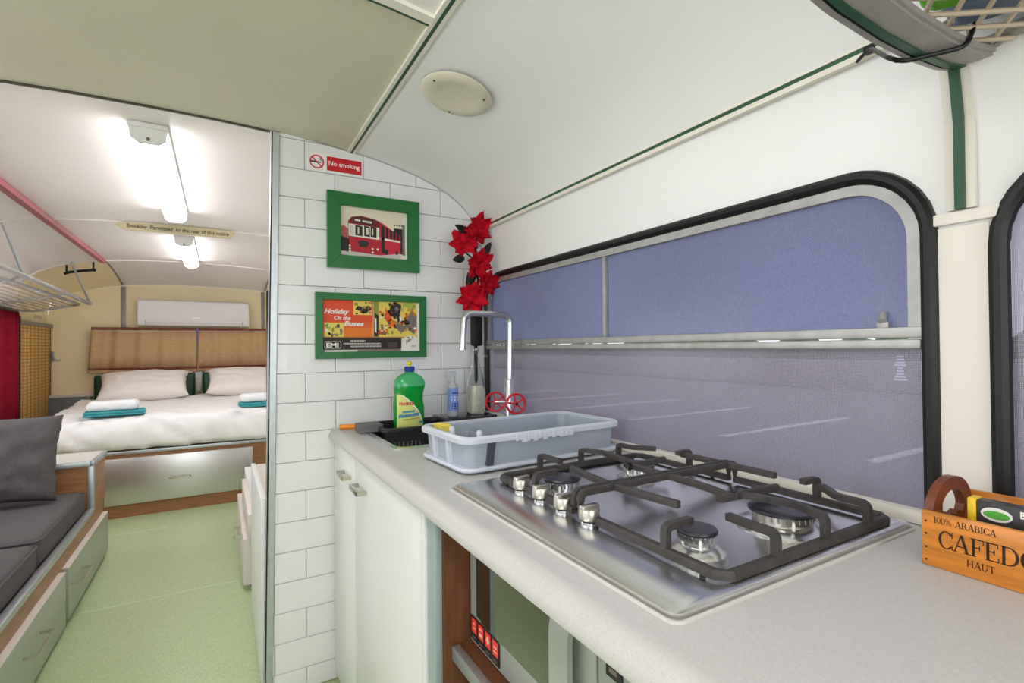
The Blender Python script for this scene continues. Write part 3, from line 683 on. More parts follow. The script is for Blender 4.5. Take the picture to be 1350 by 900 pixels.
def wheel(cx, cy, cz, yaw_):
    R_ = Matrix.Rotation(yaw_, 3, 'Z'); bm = B(); c = Vector((cx, cy, cz))
    tube(bm, [c + R_ @ Vector((.034*math.cos(t), 0, .034*math.sin(t))) for t in [2*PI*i/32 for i in range(32)]], .0042, 8, closed=True)
    for i in range(5):
        a = 2*PI*i/5+.5; tube(bm, [c + R_ @ Vector((.006*math.cos(a), 0, .006*math.sin(a))), c + R_ @ Vector((.033*math.cos(a), 0, .033*math.sin(a)))], .0028, 8)
    cyl(bm, c + R_ @ Vector((0, -.006, 0)), c + R_ @ Vector((0, .006, 0)), .0085, seg=16); return bm
w1 = obj('wheel_handle', wheel(TX-.004, TY-.055, .985, -.25), red_paint, tp)
w2 = obj('wheel_handle', wheel(TX-.044, TY+.024, .987, -.35), red_paint, tp)
bm = B(); cyl(bm, (TX-.005, TY-.062, .985), (TX+.0, TY, .985), .006, seg=14); cyl(bm, (TX-.046, TY+.024, .987), (TX, TY, .987), .006, seg=14); obj('valve_stem', bm, chrome, tp)
bm = B(); cyl(bm, (TX-.006, TY-.0650, .985), (TX-.0055, TY-.060, .985), .0045, seg=14); obj('hub_nut', bm, dark_gap, w1)

# grey washing-up tub
ub = thing('dish_tub', 'grey plastic dish tub with rim standing between sink and hob', 'tub', (.692, 1.143, .9))
def tubm(L, zs, n=6):
    bm = B(); R = [[bm.verts.new((.692+u, 1.143+v, z)) for u, v in l] for l, z in zip(L, zs)]; n = len(R[0])
    for a, b in zip(R, R[1:]):
        for i in range(n): bm.faces.new((a[i], a[(i+1) % n], b[(i+1) % n], b[i]))
    return bm, R
rr_ = lambda a, b, r: rrect(-a, a, -b, b, r, 5)
bm, R = tubm([rr_(.222, .112, .022), rr_(.228, .118, .026), rr_(.224, .114, .024), rr_(.217, .107, .02)], (.912, .979, .979, .9165)); bm.faces.new(R[0]); bm.faces.new(R[3]); obj('basin', bm, tub_m, ub)
bm, R = tubm([rr_(.226, .116, .026), rr_(.240, .129, .034), rr_(.241, .130, .034), rr_(.241, .130, .034), rr_(.236, .125, .032), rr_(.224, .114, .026), rr_(.226, .116, .026)], (.972, .970, .974, .981, .986, .984, .972)); obj('rim', bm, tub_rim, ub)
bm, R = tubm([rr_(.220, .110, .02), rr_(.236, .124, .032), rr_(.238, .126, .032), rr_(.236, .124, .032), rr_(.222, .112, .022)], (.9065, .9065, .911, .916, .916)); bm.faces.new(R[0]); bm.faces.new(R[-1]); obj('base_flange', bm, tub_rim, ub)
for x, y in ((-.19, -.08), (.19, -.08), (-.19, .08), (.19, .08)):
    bm = B(); cyl(bm, (.692+x, 1.143+y, .9005), (.692+x, 1.143+y, .908), .012, seg=12); obj('foot', bm, black_pl, ub)
for y in (.046, -.03):
    bm = B(); sweep(bm, [(.692-.226, 1.143+y, .915), (.692-.231, 1.143+y, .972)], rect(.010, .014), ref=(0,1,0)); obj('end_rib', bm, tub_rim, ub)
bm = B(); box(bm, (.692-.150, 1.143-.108, .917), (.692-.146, 1.143+.05, .974)); obj('divider', bm, tub_m, ub)
bm = B(); box(bm, (.692-.218, 1.143+.018, .917), (.692-.146, 1.143+.022, .974)); obj('divider', bm, tub_m, ub)
for x, y in ((-.200, .012), (-.176, -.082)):
    bm = B(); lathe(bm, [(.007, .917), (.007, .988), (.005, .992), (0, .993)], (.692+x, 1.143+y, 0), 16); obj('peg', bm, tub_rim, ub)
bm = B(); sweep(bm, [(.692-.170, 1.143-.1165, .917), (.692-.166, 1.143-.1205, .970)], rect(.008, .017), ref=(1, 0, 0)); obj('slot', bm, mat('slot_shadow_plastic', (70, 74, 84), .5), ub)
bm = B()
rr = random.Random(4); xx = .692-.105
while xx < .692+.055:
    w_ = rr.uniform(.006, .016); box(bm, (xx, 1.143-.133, .968-rr.uniform(0, .007)), (xx+w_, 1.143-.1255, .9835-rr.uniform(0, .003)), .001); xx += w_
obj('broken_rim_edge', bm, tub_rim, ub)
ub.rotation_euler = (0, 0, math.radians(3))
bm = B(); box(bm, (.484, 1.212, .9178), (.522, 1.250, .9875), .006, 2)
for v in bm.verts: v.co += Vector(noise.noise_vector(v.co*60))*.003
tag(obj('sponge', bm, sponge), 'yellow sponge standing in the corner of the grey tub', 'sponge')

# ------------------------------------------------------------------ hob
hb = thing('gas_hob', 'stainless steel gas hob with four burners set in the worktop', 'hob', (.665, .655, .9))
bm = B(); o1, o2 = rrect(.404, .926, .367, .942, .012, 4), rrect(.408, .922, .371, .938, .010, 4)
i1, i2 = rrect(.482, .912, .381, .928, .022, 4), rrect(.500, .904, .389, .920, .014, 4)
R = [[bm.verts.new((u, v, z)) for u, v in L] for L, z in ((o1, .9005), (o1, .907), (o2, .910), (i1, .910), (i2, .9055))]; n = len(o1)
for a, b in zip(R, R[1:]):
    for i in range(n): bm.faces.new((a[i], a[(i+1) % n], b[(i+1) % n], b[i]))
bm.faces.new(R[-1]); bm.faces.new(R[0][::-1]); obj('top_plate', bm, steel, hb)
bm = B()     # silicone bead round the plate
sweep(bm, [(u, v, .9005) for u, v in rrect(.399, .929, .362, .945, .014, 4)], circ(.0028, 8), closed=True); obj('sealant_bead', bm, mat('sealant', (204, 200, 194), .5), hb)
def burner(cx, cy, r, h, big=False):
    b = obj('burner', one(lathe, [(r*1.45, .9055), (r*1.45, .9075), (r*1.35, .910), (r*.98, .9155), (r*.90, .916), (0, .916)], (cx, cy, 0), 32), steel, hb)
    bm = B(); lathe(bm, [(r*.86, .916), (r*.86, .920), (r*.92, .921), (r*.92, .921+h), (r*.88, .922+h), (0, .922+h)], (cx, cy, 0), 32)
    for i in range(28):
        a = 2*PI*i/28; box(bm, (cx+r*.92*math.cos(a)-.0012, cy+r*.92*math.sin(a)-.0012, .922), (cx+r*.92*math.cos(a)+.0012, cy+r*.92*math.sin(a)+.0012, .9205+h))
    obj('flame_ring', bm, chrome if not big else satin, b)
    bm = B(); lathe(bm, [(r*.84, .922+h), (r*1.02, .9225+h), (r*1.03, .925+h), (r*.98, .9275+h), (r*.6, .928+h), (0, .928+h)], (cx, cy, 0), 32); obj('burner_cap', bm, enamel, b)
    bm = B(); a = -2.3; lathe(bm, [(.0022, .9165), (.0022, .926), (.0014, .929), (0, .929)], (cx+r*1.12*math.cos(a), cy+r*1.12*math.sin(a), 0), 10); obj('igniter', bm, paper_w, b)
    return b
burner(.562, .785, .0345, .010); burner(.765, .790, .032, .008); burner(.563, .472, .0265, .009); burner(.748, .466, .047, .008, True)
for y in (.826, .758, .691, .623):
    bm = B(); cyl(bm, (.498, y, .9075), (.498, y, .913), .0135, seg=24); k = obj('knob', bm, chrome, hb)
    bm = B(); cyl(bm, (.498, y, .913), (.498, y, .9155), .0105, seg=24); obj('knob_gap', bm, dark_gap, k)
    bm = B(); pr = []
    lathe(bm, [(.0155, .9155), (.0168, .918), (.0168, .931), (.0155, .9335), (0, .9335)], (.498, y, 0), 28)
    box(bm, (.4815, y-.0055, .919), (.5145, y+.0055, .9385), .002); obj('knob_grip', bm, satin, k)
def bar(bm, pts, wd=.0095, ht=.011):
    sweep(bm, pts, [(-wd/2,-ht/2),(wd/2,-ht/2),(wd/2,ht*.25),(wd*.32,ht/2),(-wd*.32,ht/2),(-wd/2,ht*.25)], ref=(0, 0, 1))
ZL, ZH = .9165, .9485
def grate(y0, y1, near):
    s = 1 if near else -1         # near grate: outer side at y0, inner (central) side at y1
    yo, yi = (y0, y1) if near else (y1, y0)
    t = thing('pan_support', ('cast iron pan support over the two burners nearest the wooden crate' if near else 'cast iron pan support over the two burners beside the grey tub'), 'pan support', (.70, (y0+y1)/2, .9055), 'cast iron pan supports on the hob')
    x0, x1 = .503, .892
    bm = B(); bar(bm, [(x0, yi, ZL), (x0, yo+s*.012, ZL), (x0+.012, yo, ZL), (x1-.012, yo, ZL), (x1, yo+s*.012, ZL), (x1, yi, ZL)], .013, .011); obj('base_frame', bm, iron, t)
    for x, y in ((x0, yo+s*.03), (x1, yo+s*.03), (x0, yi-s*.04), (x1, yi-s*.04)):
        bm = B(); cyl(bm, (x, y, .906), (x, y, .9135), .004, seg=10); obj('foot', bm, black_pl, t)
    def finger(pts, r=.010): 
        bm = B(); bar(bm, rounded(pts, r, 4), .0095, .011); return obj('finger', bm, iron, t)
    finger([(x0, yi, ZL-.004), (x0, yi, ZH), (x1, yi, ZH), (x1, yi, ZL-.004)], .012)             # central arched bar
    ym = .472 if near else .786
    bm = B(); sweep(bm, rounded([(x0, ym, ZL), (x0, ym, ZH), (x0+.048, ym, ZH)], .01, 4), rect(.0095, .0105), ref=(0, 1, 0)); obj('finger', bm, iron, t)
    def fy(x, reach, xe=None, src=yo, sg=s):
        xe = x if xe is None else xe
        bm = B(); sweep(bm, rounded([(x, src, ZL), (x, src, ZH), (x, src+sg*reach*.5, ZH), (xe, src+sg*reach, ZH)], .010, 4), rect(.0095, .0105), ref=(1, 0, 0)); obj('finger', bm, iron, t)
    def fi(pts):
        bm = B(); bar(bm, [(x, y, ZH) for x, y in pts]); obj('finger', bm, iron, t)
    fy(.603, .072, .607); fy(.828, .085, .865)
    # long curved finger over the rear burner, joined to a cross finger
    fi([(.703, yi), (.703, yi-s*.060), (.700, yi-s*.095), (.690, ym+s*.050), (.700, ym+s*.036)])
    fi([(.664, ym+s*.042), (.710, ym+s*.039), (.775, ym+s*.036), (.80, ym+s*.034)] if near else [(.690, ym+s*.042), (.80, ym+s*.034)])
    bm = B(); sweep(bm, rounded([(.715, yo, ZL), (.715, yo, ZH), (.722, yo+s*.022, ZH), (.735, yo+s*.050, ZH), (.722, ym+s*.018, ZH), (.712, ym+s*.036, ZH)], .009, 4), rect(.0095, .0105), ref=(1, 0, 0)); obj('finger', bm, iron, t)
    fi([(.575, yi), (.590, yi-s*.125)])
    fi([(.868, yi), (.868, yi-s*.10)])
    bm = B(); sweep(bm, rounded([(x1, ym+s*.02, ZL), (x1, ym+s*.02, ZH+.004), (x1-.040, ym+s*.022, ZH+.004)], .008, 4), rect(.0095, .0105), ref=(0, 1, 0)); obj('finger', bm, iron, t)
    return t
grate(.384, .652, True); grate(.666, .922, False)

# ------------------------------------------------------------------ under the counter
cb = thing('base_cabinet', 'white two-door cabinet under the sink', 'cabinet', (.62, 1.42, 0))
bm = B(); box(bm, (.37, .962, .10), (.955, 1.884, .735)); box(bm, (.37, .962, .735), (.40, 1.884, .861)); obj('body', bm, cab_white, cb)
bm = B(); box(bm, (.405, .962, .0), (.94, 1.884, .10)); obj('plinth', bm, dark_gap, cb)
for y0, y1, hy in ((1.566, 1.878, 1.665), (.985, 1.562, 1.475)):
    bm = B(); box(bm, (.352, y0, .045), (.369, y1, .855), .0015); d = obj('door', bm, cab_white, cb)
    bm = B(); pts = rounded([(.352, hy-.052, .782), (.328, hy-.052, .782), (.328, hy+.042, .782), (.352, hy+.042, .782)], .003, 2); sweep(bm, pts, rect(.008, .012), ref=(0, 0, 1)); obj('handle', bm, satin, d)
bm = B(); box(bm, (.352, .964, .0), (.369, .983, .861), .001); obj('edge_panel', bm, cab_white, cb)
nu = thing('oven_housing', 'walnut housing with shelf holding the oven under the worktop', 'housing', (.65, .45, 0))
bm = B(); box(bm, (.372, .912, 0), (.95, .958, .861)); obj('side_panel', bm, walnut, nu)
bm = B(); box(bm, (.357, .918, 0), (.3715, .960, .861), .001); obj('edge_strip', bm, cab_edge, nu)
bm = B(); box(bm, (.402, -.1, .588), (.95, .911, .606)); obj('shelf', bm, walnut, nu)
bm = B(); box(bm, (.385, -.1, .584), (.4015, .906, .610), .002); obj('shelf_trim', bm, alu, nu)
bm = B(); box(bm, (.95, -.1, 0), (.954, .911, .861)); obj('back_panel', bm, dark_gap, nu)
bm = B(); box(bm, (.372, -.14, 0), (.95, -.101, .861)); obj('side_panel', bm, walnut, nu)
mw = thing('microwave_oven', 'grey microwave oven with dark glass door on the shelf under the worktop', 'oven', (.6, .62, .606))
bm = B(); box(bm, (.431, .36, .612), (.80, .904, .852), .004); obj('body', bm, oven_g, mw)
bm = B(); box(bm, (.424, .520, .614), (.4305, .903, .850), .002); dr = obj('door', bm, oven_g, mw)
bm = B(); prism(bm, rrect(.600, .858, .690-.022, .842, .008, 4), 'yz', .4222, .4238); obj('door_glass', bm, oven_glass, dr)
bm = B(); box(bm, (.4220, .858, .672), (.4238, .872, .842)); obj('glass_border', bm, black_pl, dr)
bm = B(); sweep(bm, rounded([(.424, .572, .838), (.404, .572, .80), (.404, .572, .66), (.424, .572, .622)], .02, 5), rect(.009, .044), ref=(0, 1, 0)); obj('handle', bm, oven_g, dr)
bm = B(); PQ = lambda u, v: (.4236, u, v)
prism(bm, rrect(.782, .900, .6195, .6655, .004, 4), 'yz', .4232, .4240); st = obj('sticker_strip', bm, dark_p, dr)
bm = B()
for i in range(4):
    y1 = .895-i*.0285; PQ = lambda u, v: (.4229, u, v); flat(bm, [(y1, .634), (y1-.021, .634), (y1-.021, .661), (y1, .661)], PQ, 0)
    PQ = lambda u, v: (.4227, u, v); c = y1-.0105
    if i == 0: flat(bm, [(c-.006, .642), (c+.006, .642), (c+.006, .645), (c-.006, .645)], PQ, 1); flat(bm, [(c-.006, .650), (c+.006, .650), (c, .655)], PQ, 1)
    elif i == 1: flat(bm, [(c-.007, .639), (c+.007, .639), (c+.007, .646), (c-.007, .646)], PQ, 1); flat(bm, [(c-.006, .651), (c+.006, .651), (c+.006, .655), (c-.006, .655)], PQ, 1)
    elif i == 2: flat(bm, [(c-.007, .647), (c, .639), (c+.007, .647), (c, .657)], PQ, 1)
    else: flat(bm, [(c-.006, .640), (c+.006, .640), (c+.006, .643), (c-.006, .643)], PQ, 1); flat(bm, [(c-.006, .648), (c+.006, .648), (c+.006, .651), (c-.006, .651)], PQ, 1)
    PQ = lambda u, v: (.4229, u, v); flat(bm, [(y1-.003, .624), (y1-.016, .624), (y1-.016, .627), (y1-.003, .627)], PQ, 2)
obj('sticker_icon', bm, [red_btn, mat('icon_pale', (250, 190, 180), .4), grey_p], dr)
bm = B(); box(bm, (.424, .362, .614), (.4305, .516, .850), .002); cp = obj('control_panel', bm, oven_g, mw)
for y in (.486, .424):
    bm = B(); box(bm, (.4215, y-.018, .770), (.424, y+.012, .818), .001); k = obj('button_block', bm, black_pl, cp)
    bm = B(); cyl(bm, (.4195, y-.003, .803), (.4215, y-.003, .803), .007, seg=14); box(bm, (.4200, y-.010, .778), (.4215, y+.004, .784)); obj('button', bm, grey_p, k)
# ------------------------------------------------------------------ wooden coffee crate
KX0, KX1, KY0, KY1 = .786, .924, .060, .302
kc = thing('coffee_crate', 'small varnished pine crate printed CAFEDO with dark arched handle', 'crate', ((KX0+KX1)/2, (KY0+KY1)/2, .9))
bm = B(); box(bm, (KX0, KY0, .9005), (KX0+.007, KY1, .970), .0012); fb = obj('front_board', bm, pine, kc)
bm = B(); box(bm, (KX1-.007, KY0, .9005), (KX1, KY1, .978), .0012); obj('back_board', bm, pine, kc)
bm = B(); box(bm, (KX0+.007, KY0+.008, .902), (KX1-.007, KY1-.008, .908)); obj('bottom_board', bm, pine, kc)
xm = (KX0+KX1)/2
for y0 in (KY1-.010, KY0):
    bm = B(); outer = [(KX0+.0072, .902), (KX1-.0072, .902), (KX1-.0072, .962)]
    for i in range(17):
        a = PI*i/16; outer.append((xm+.0605*math.cos(a), .964+.041*math.sin(a)))
    outer.append((KX0+.0072, .962)); hole = [(xm+.036*math.cos(PI*i/12), .962+.026*math.sin(PI*i/12)) for i in range(13)]
    for i in range(6): hole.append((xm-.036+.012*(i+.5), .962-.006-(.003 if i % 2 else -.001)))
    plate_holes(bm, outer, [hole], 'xz', y0, y0+.010); obj('handle_end', bm, pine_d, kc)
bm = B()
for z in (.957, .941, .924, .908): cyl(bm, (KX0-.0006, KY1-.005, z), (KX0+.001, KY1-.005, z), .0013, seg=8)
obj('nail', bm, stamp, kc)
# hand-built serif lettering
def arc(cx, cy, ro, so_, ri, si, a0, a1, n=18):
    P = []
    for i in range(n):
        t0 = math.radians(a0+(a1-a0)*i/n); t1 = math.radians(a0+(a1-a0)*(i+1)/n)
        P.append([(cx+ro*math.cos(t0), cy+so_*math.sin(t0)), (cx+ro*math.cos(t1), cy+so_*math.sin(t1)), (cx+ri*math.cos(t1), cy+si*math.sin(t1)), (cx+ri*math.cos(t0), cy+si*math.sin(t0))])
    return P
def q(x0, y0, x1, y1): return [(x0, y0), (x1, y0), (x1, y1), (x0, y1)]
TK, TN, SF = .15, .055, .05
def stemg(x, w_=TK, y0=0, y1=1, ser=.07): return [q(x, y0, x+w_, y1), q(x-ser, y0, x+w_+ser, y0+SF), q(x-ser, y1-SF, x+w_+ser, y1)]
def diag(x0, y0, x1, y1, w_): return [[(x0, y0), (x0+w_, y0), (x1+w_, y1), (x1, y1)]]
GL = {
 'C': (.80, arc(.42, .5, .42, .52, .27, .46, 40, 320) + [q(.72, .66, .77, 1.0), q(.72, 0, .77, .30)]),
 'O': (.92, arc(.45, .5, .45, .52, .29, .46, 0, 360, 28)),
 '0': (.62, arc(.28, .5, .28, .52, .16, .46, 0, 360, 24)),
 'A': (.90, diag(.05, 0, .40, 1, .06) + diag(.66, 0, .36, 1, .16) + [q(.20, .30, .66, .36), q(-.04, 0, .20, SF), q(.56, 0, .92, SF)]),
 'F': (.72, stemg(.08) + [q(.1, .94, .68, 1), q(.63, .74, .68, 1), q(.1, .48, .48, .54), q(.44, .38, .49, .64)]),
 'E': (.76, stemg(.08) + [q(.1, .94, .66, 1), q(.61, .74, .66, 1), q(.1, .48, .48, .54), q(.44, .38, .49, .64), q(.1, 0, .70, .06), q(.65, 0, .70, .28)]),
 'D': (.92, stemg(.08) + arc(.40, .5, .47, .5, .31, .44, -90, 90) + [q(.2, 0, .41, .06), q(.2, .94, .41, 1)]),
 'H': (.95, stemg(.08) + stemg(.66) + [q(.2, .47, .7, .53)]),
 'U': (.90, [q(.08, .35, .23, 1), q(0, .95, .31, 1), q(.66, .35, .72, 1), q(.58, .95, .82, 1)] + arc(.40, .36, .32, .38, .18, .31, 180, 360)),
 'T': (.80, stemg(.30) + [q(.02, .94, .74, 1), q(.02, .74, .07, 1), q(.69, .74, .74, 1)]),
 'I': (.40, stemg(.10)),
 '1': (.45, stemg(.14, .13) + [[(.02, .82), (.14, .88), (.14, 1.0), (.0, .86)]]),
 'B': (.80, stemg(.08) + arc(.36, .75, .32, .25, .18, .20, -90, 90) + arc(.38, .26, .36, .27, .21, .21, -90, 90) + [q(.2, .95, .38, 1), q(.2, .48, .40, .54), q(.2, 0, .40, .05)]),
 'R': (.88, stemg(.08) + arc(.36, .74, .32, .26, .18, .20, -90, 90) + [q(.2, .95, .38, 1), q(.2, .48, .40, .54)] + diag(.66, 0, .36, .5, .15) + [q(.66, 0, .88, SF)]),
 '%': (.95, arc(.2, .75, .2, .25, .12, .2, 0, 360) + arc(.7, .25, .2, .25, .12, .2, 0, 360) + diag(.15, 0, .68, 1, .06)), ' ': (.45, [])}
def serif(bm, s, P, u0, v0, h, width, mi=0):
    tot = sum(GL[c][0] for c in s); k = width/tot; u = u0
    for c in s:
        adv, polys = GL[c]
        for p in polys: flat(bm, [(u + x*k, v0 + y*h) for x, y in p], P, mi)
        u += adv*k
bm = B(); PK = lambda u, v: (KX0-.0004, KY1-u, .9+v)
serif(bm, '100% ARABICA', PK, .0135, .0570, .0078, .0600); serif(bm, 'CAFEDO', PK, .0180, .0275, .0215, .0925); serif(bm, 'HAUT', PK, .0455, .0130, .0085, .0265)
obj('lettering', bm, stamp, fb, recalc=False)
tb = thing('tea_packet', 'dark tea packet with green oval logo standing in the crate', 'packet', (.845, .23, .908))
bm = B(); box(bm, (.830, .185, .9085), (.850, .268, .986), .002); obj('packet', bm, tea_d, tb)
bm = B(); box(bm, (.8290, .260, .9085), (.8510, .2695, .9875), .002); obj('yellow_edge', bm, tea_y, tb)
bm = B(); box(bm, (.8290, .178, .9085), (.8510, .192, .9875), .002); obj('yellow_edge', bm, tea_y, tb)
bm = B(); PT = lambda u, v: (.8294, u, v); flat(bm, [(.241+.0150*math.cos(t), .972+.0085*math.sin(t)) for t in [2*PI*i/24 for i in range(24)]], PT, 0)
PT = lambda u, v: (.8291, u, v); flat(bm, [(.241+.0125*math.cos(t), .9715+.0050*math.sin(t)) for t in [2*PI*i/24 for i in range(24)]], PT, 1)
PT = lambda u, v: (.8294, .2195-u, .974+v); put_text(bm, 'BIO', PT, 0, 0, .0135, .011, 0, offset=.0004)
obj('logo', bm, [paper_w, tea_g], tb, recalc=False)
for i, (x0, y0) in enumerate(((.802, .150), (.812, .120))):
    bm = B(); box(bm, (x0, y0, .9085), (x0+.008, y0+.058, .976-i*.004), .0015); tag(obj('sugar_packet', bm, paper_w), ('white paper sachet leaning at the front of the crate' if i == 0 else 'second white sachet further right in the crate'), 'sachet')

# ------------------------------------------------------------------ on the tiled wall
def pic_frame(name, label, x0, x1, z0, z1, bw, depth, yb):
    t = thing(name, label, 'picture', ((x0+x1)/2, yb, z0), 'green framed pictures on the tiled wall')
    for A, D in (((x0, z0), (x1, z0)), ((x0, z1), (x1, z1)), ((x0, z0), (x0, z1)), ((x1, z0), (x1, z1))):
        bm = B(); cx, cz = (x0+x1)/2, (z0+z1)/2
        if A[1] == D[1]:
            s = 1 if A[1] < cz else -1; poly = [(x0, A[1]), (x1, A[1]), (x1-bw, A[1]+s*bw), (x0+bw, A[1]+s*bw)]
        else:
            s = 1 if A[0] < cx else -1; poly = [(A[0], z0), (A[0], z1), (A[0]+s*bw, z1-bw), (A[0]+s*bw, z0+bw)]
        prism(bm, poly, 'xz', yb-depth, yb); bmesh.ops.bevel(bm, geom=list(bm.edges), offset=.0007, segments=1, affect='EDGES'); obj('frame_rail', bm, frame_g, t)
    bm = B(); box(bm, (x0+.006, yb-.006, z0+.006), (x1-.006, yb-.001, z1-.006)); obj('backing', bm, paper, t)
    return t
YB = YP-.0055
p1 = pic_frame('bus_photograph', 'green framed photograph of a red single-decker bus', .331, .674, 1.476, 1.751, .047, .022, YB)
px0, px1, pz0, pz1 = .378, .627, 1.523, 1.704
def mk(lv): return lambda u, v: (px0+(px1-px0)*u, YB-.0066-.0003*lv, pz0+(pz1-pz0)*v)
bm = B()
P0 = mk(0); flat(bm, q(0, 0, 1, 1), P0, 0); P1 = mk(1); P2 = mk(2); P3 = mk(3); P4 = mk(4)
flat(bm, q(0, .0, .9, .10), P1, 1); flat(bm, [(0, .12), (.1, .1), (.11, .55), (.05, .62), (0, .58)], P1, 8); flat(bm, [(0, .10), (.13, .08), (.12, .35), (0, .4)], P2, 3)
flat(bm, [(.80, .66), (.93, .66), (.93, .12), (.80, .12)], P1, 3); flat(bm, q(.93, .0, 1, .9), P1, 6); flat(bm, q(.93, .1, .97, .75), P2, 7)
for i in range(5): flat(bm, q(.80+.038*i, .71, .82+.038*i, .74), P1, 3)
flat(bm, [(.11, .10), (.59, .06), (.59, .74), (.50, .80), (.30, .84), (.16, .80), (.11, .70)], P2, 2)
flat(bm, [(.59, .06), (.90, .13), (.90, .52), (.80, .58), (.59, .76)], P2, 4)
flat(bm, [(.13, .67), (.58, .64), (.58, .76), (.50, .80), (.30, .84), (.16, .80)], P3, 5); flat(bm, [(.19, .70), (.48, .68), (.48, .77), (.19, .79)], P4, 3); flat(bm, [(.21, .725), (.29, .72), (.29, .755), (.21, .76)], mk(5), 6); flat(bm, [(.32, .715), (.46, .70), (.46, .745), (.32, .755)], mk(5), 1)
flat(bm, [(.12, .41), (.57, .38), (.57, .63), (.12, .66)], P3, 6)
for a, b in ((.13, .20), (.215, .32), (.345, .43), (.44, .53)): flat(bm, [(a, .43), (b, .42), (b, .63), (a, .645)], P4, 3 if a < .3 and a > .2 else (1 if a < .2 else 3))
for a in (.25, .37, .46, .39): flat(bm, [(a, .46), (a+.02, .46), (a+.02, .60), (a, .60)], mk(5), 0)
flat(bm, [(.25, .30), (.30, .34), (.39, .34), (.42, .28), (.38, .20), (.28, .20)], P3, 3)
for u, v in ((.135, .21), (.135, .15), (.135, .10), (.47, .18), (.47, .11), (.545, .18)): flat(bm, [(u+.016*math.cos(t), v+.022*math.sin(t)) for t in [PI*i/4 for i in range(8)]], P4, 6)
flat(bm, [(.59, .39), (.90, .36), (.90, .395), (.59, .435)], P3, 6); flat(bm, [(.60, .10), (.655, .11), (.655, .66), (.60, .72)], P3, 3)
for a in (.67, .73, .785, .84): flat(bm, [(a, .43-(a-.67)*.1), (a+.042, .43-(a-.63)*.1), (a+.042, .64-(a-.67)*.55), (a, .66-(a-.67)*.55)], P3, 3)
for u, r in ((.68, .06), (.84, .045)): flat(bm, [(u+r*.5*math.cos(t), .14+r*math.sin(t)) for t in [PI*i/5 for i in range(10)]], P4, 3)
obj('photo_print', bm, [paper, lgrey_p, red_p, dark_p, mat('print_bright_red', (206, 40, 60), .5), dred_p, mat('print_cream', (232, 228, 216), .5), mat('print_teal_grey', (110, 112, 100), .5), mat('print_dull_red', (176, 96, 86), .5)], p1, recalc=False)
p2 = pic_frame('film_poster', 'green framed orange and yellow film poster below the bus photograph', .290, .700, 1.148, 1.385, .025, .020, YB)
px0, px1, pz0, pz1 = .315, .675, 1.173, 1.360
bm = B(); P0, P1, P2, P3, P4 = mk(0), mk(1), mk(2), mk(3), mk(4)
flat(bm, q(0, 0, 1, 1), P0, 0)
flat(bm, q(0, .28, .50, 1), P1, 1)
for i in range(5): flat(bm, q(0, .28+.06*i, .50, .34+.06*i), P2, 2 if i < 3 else 9)
flat(bm, q(.30, .72, .485, 1), P3, 3); flat(bm, q(.02, .28, .205, .56), P3, 3)
rr = random.Random(3)
def blob(P, u, v, a, b, mi, n=9, jag=.25): flat(bm, [(u+a*math.cos(2*PI*i/n)*(1+rr.uniform(-jag, jag)), v+b*math.sin(2*PI*i/n)*(1+rr.uniform(-jag, jag))) for i in range(n)], P, mi)
for u, v, a, b, mi in ((.36, .85, .035, .05, 4), (.41, .80, .04, .045, 4), (.45, .86, .03, .05, 4), (.405, .87, .02, .03, 2), (.33, .93, .02, .04, 5), (.40, .77, .012, .02, 6)): blob(P4, u, v, a, b, mi)
for u, v, a, b, mi in ((.05, .5, .016, .05, 5), (.1, .42, .014, .05, 5), (.15, .50, .016, .04, 4), (.12, .33, .05, .02, 5), (.18, .38, .014, .06, 7), (.07, .35, .014, .03, 4)): blob(P4, u, v, a, b, mi)
flat(bm, q(.505, .28, .975, 1), P1, 3); flat(bm, q(.505, .28, .56, 1), P2, 5)
flat(bm, [(.51, .3), (.55, .3), (.56, .72), (.52, .76)], P3, 4); flat(bm, [(.52, .40), (.535, .36), (.535, .66), (.52, .66)], P4, 6)
for lv, (u, v, a, b, mi) in ((2, (.88, .90, .09, .10, 10)), (2, (.65, .60, .07, .28, 3)), (2, (.93, .62, .05, .22, 7)), (3, (.74, .84, .075, .15, 4)), (3, (.66, .70, .035, .12, 1)), (3, (.70, .55, .05, .10, 2)), (3, (.85, .84, .035, .07, 3)), (3, (.77, .66, .04, .10, 6)), (4, (.77, .68, .018, .09, 4)), (4, (.75, .86, .022, .05, 7)), (3, (.80, .48, .07, .09, 7)), (4, (.68, .44, .08, .05, 3)), (3, (.60, .38, .06, .06, 11)), (4, (.87, .46, .035, .14, 3)), (4, (.84, .58, .05, .06, 4)), (4, (.93, .50, .03, .14, 7)), (4, (.86, .76, .02, .03, 1))): blob(mk(lv), u, v, a, b, mi, 11)
flat(bm, q(0, .0, .80, .27), mk(2), 4); flat(bm, q(0, .265, .83, .285), mk(3), 11); flat(bm, q(0, 0, .80, .045), mk(3), 7); flat(bm, q(.02, .0, .34, .03), mk(4), 6)
flat(bm, [(.79, 0), (.975, 0), (.975, .26), (.93, .32), (.86, .30), (.81, .16)], mk(3), 6); blob(mk(6), .87, .40, .034, .09, 3, 11); blob(mk(5), .865, .49, .055, .07, 7, 11)
for i in range(64):      # busy printed detail
    u, v = rr.uniform(.56, .96), rr.uniform(.32, .96); blob(mk(7+i*.12), u, v, rr.uniform(.006, .018), rr.uniform(.012, .05), rr.choice((3, 3, 4, 4, 7, 6, 1, 2, 11, 5, 12)), 7, .4)
for i in range(12): blob(mk(7+i*.12), rr.uniform(.81, .96), rr.uniform(.02, .28), rr.uniform(.004, .014), rr.uniform(.02, .05), rr.choice((7, 8, 6)), 7, .4)
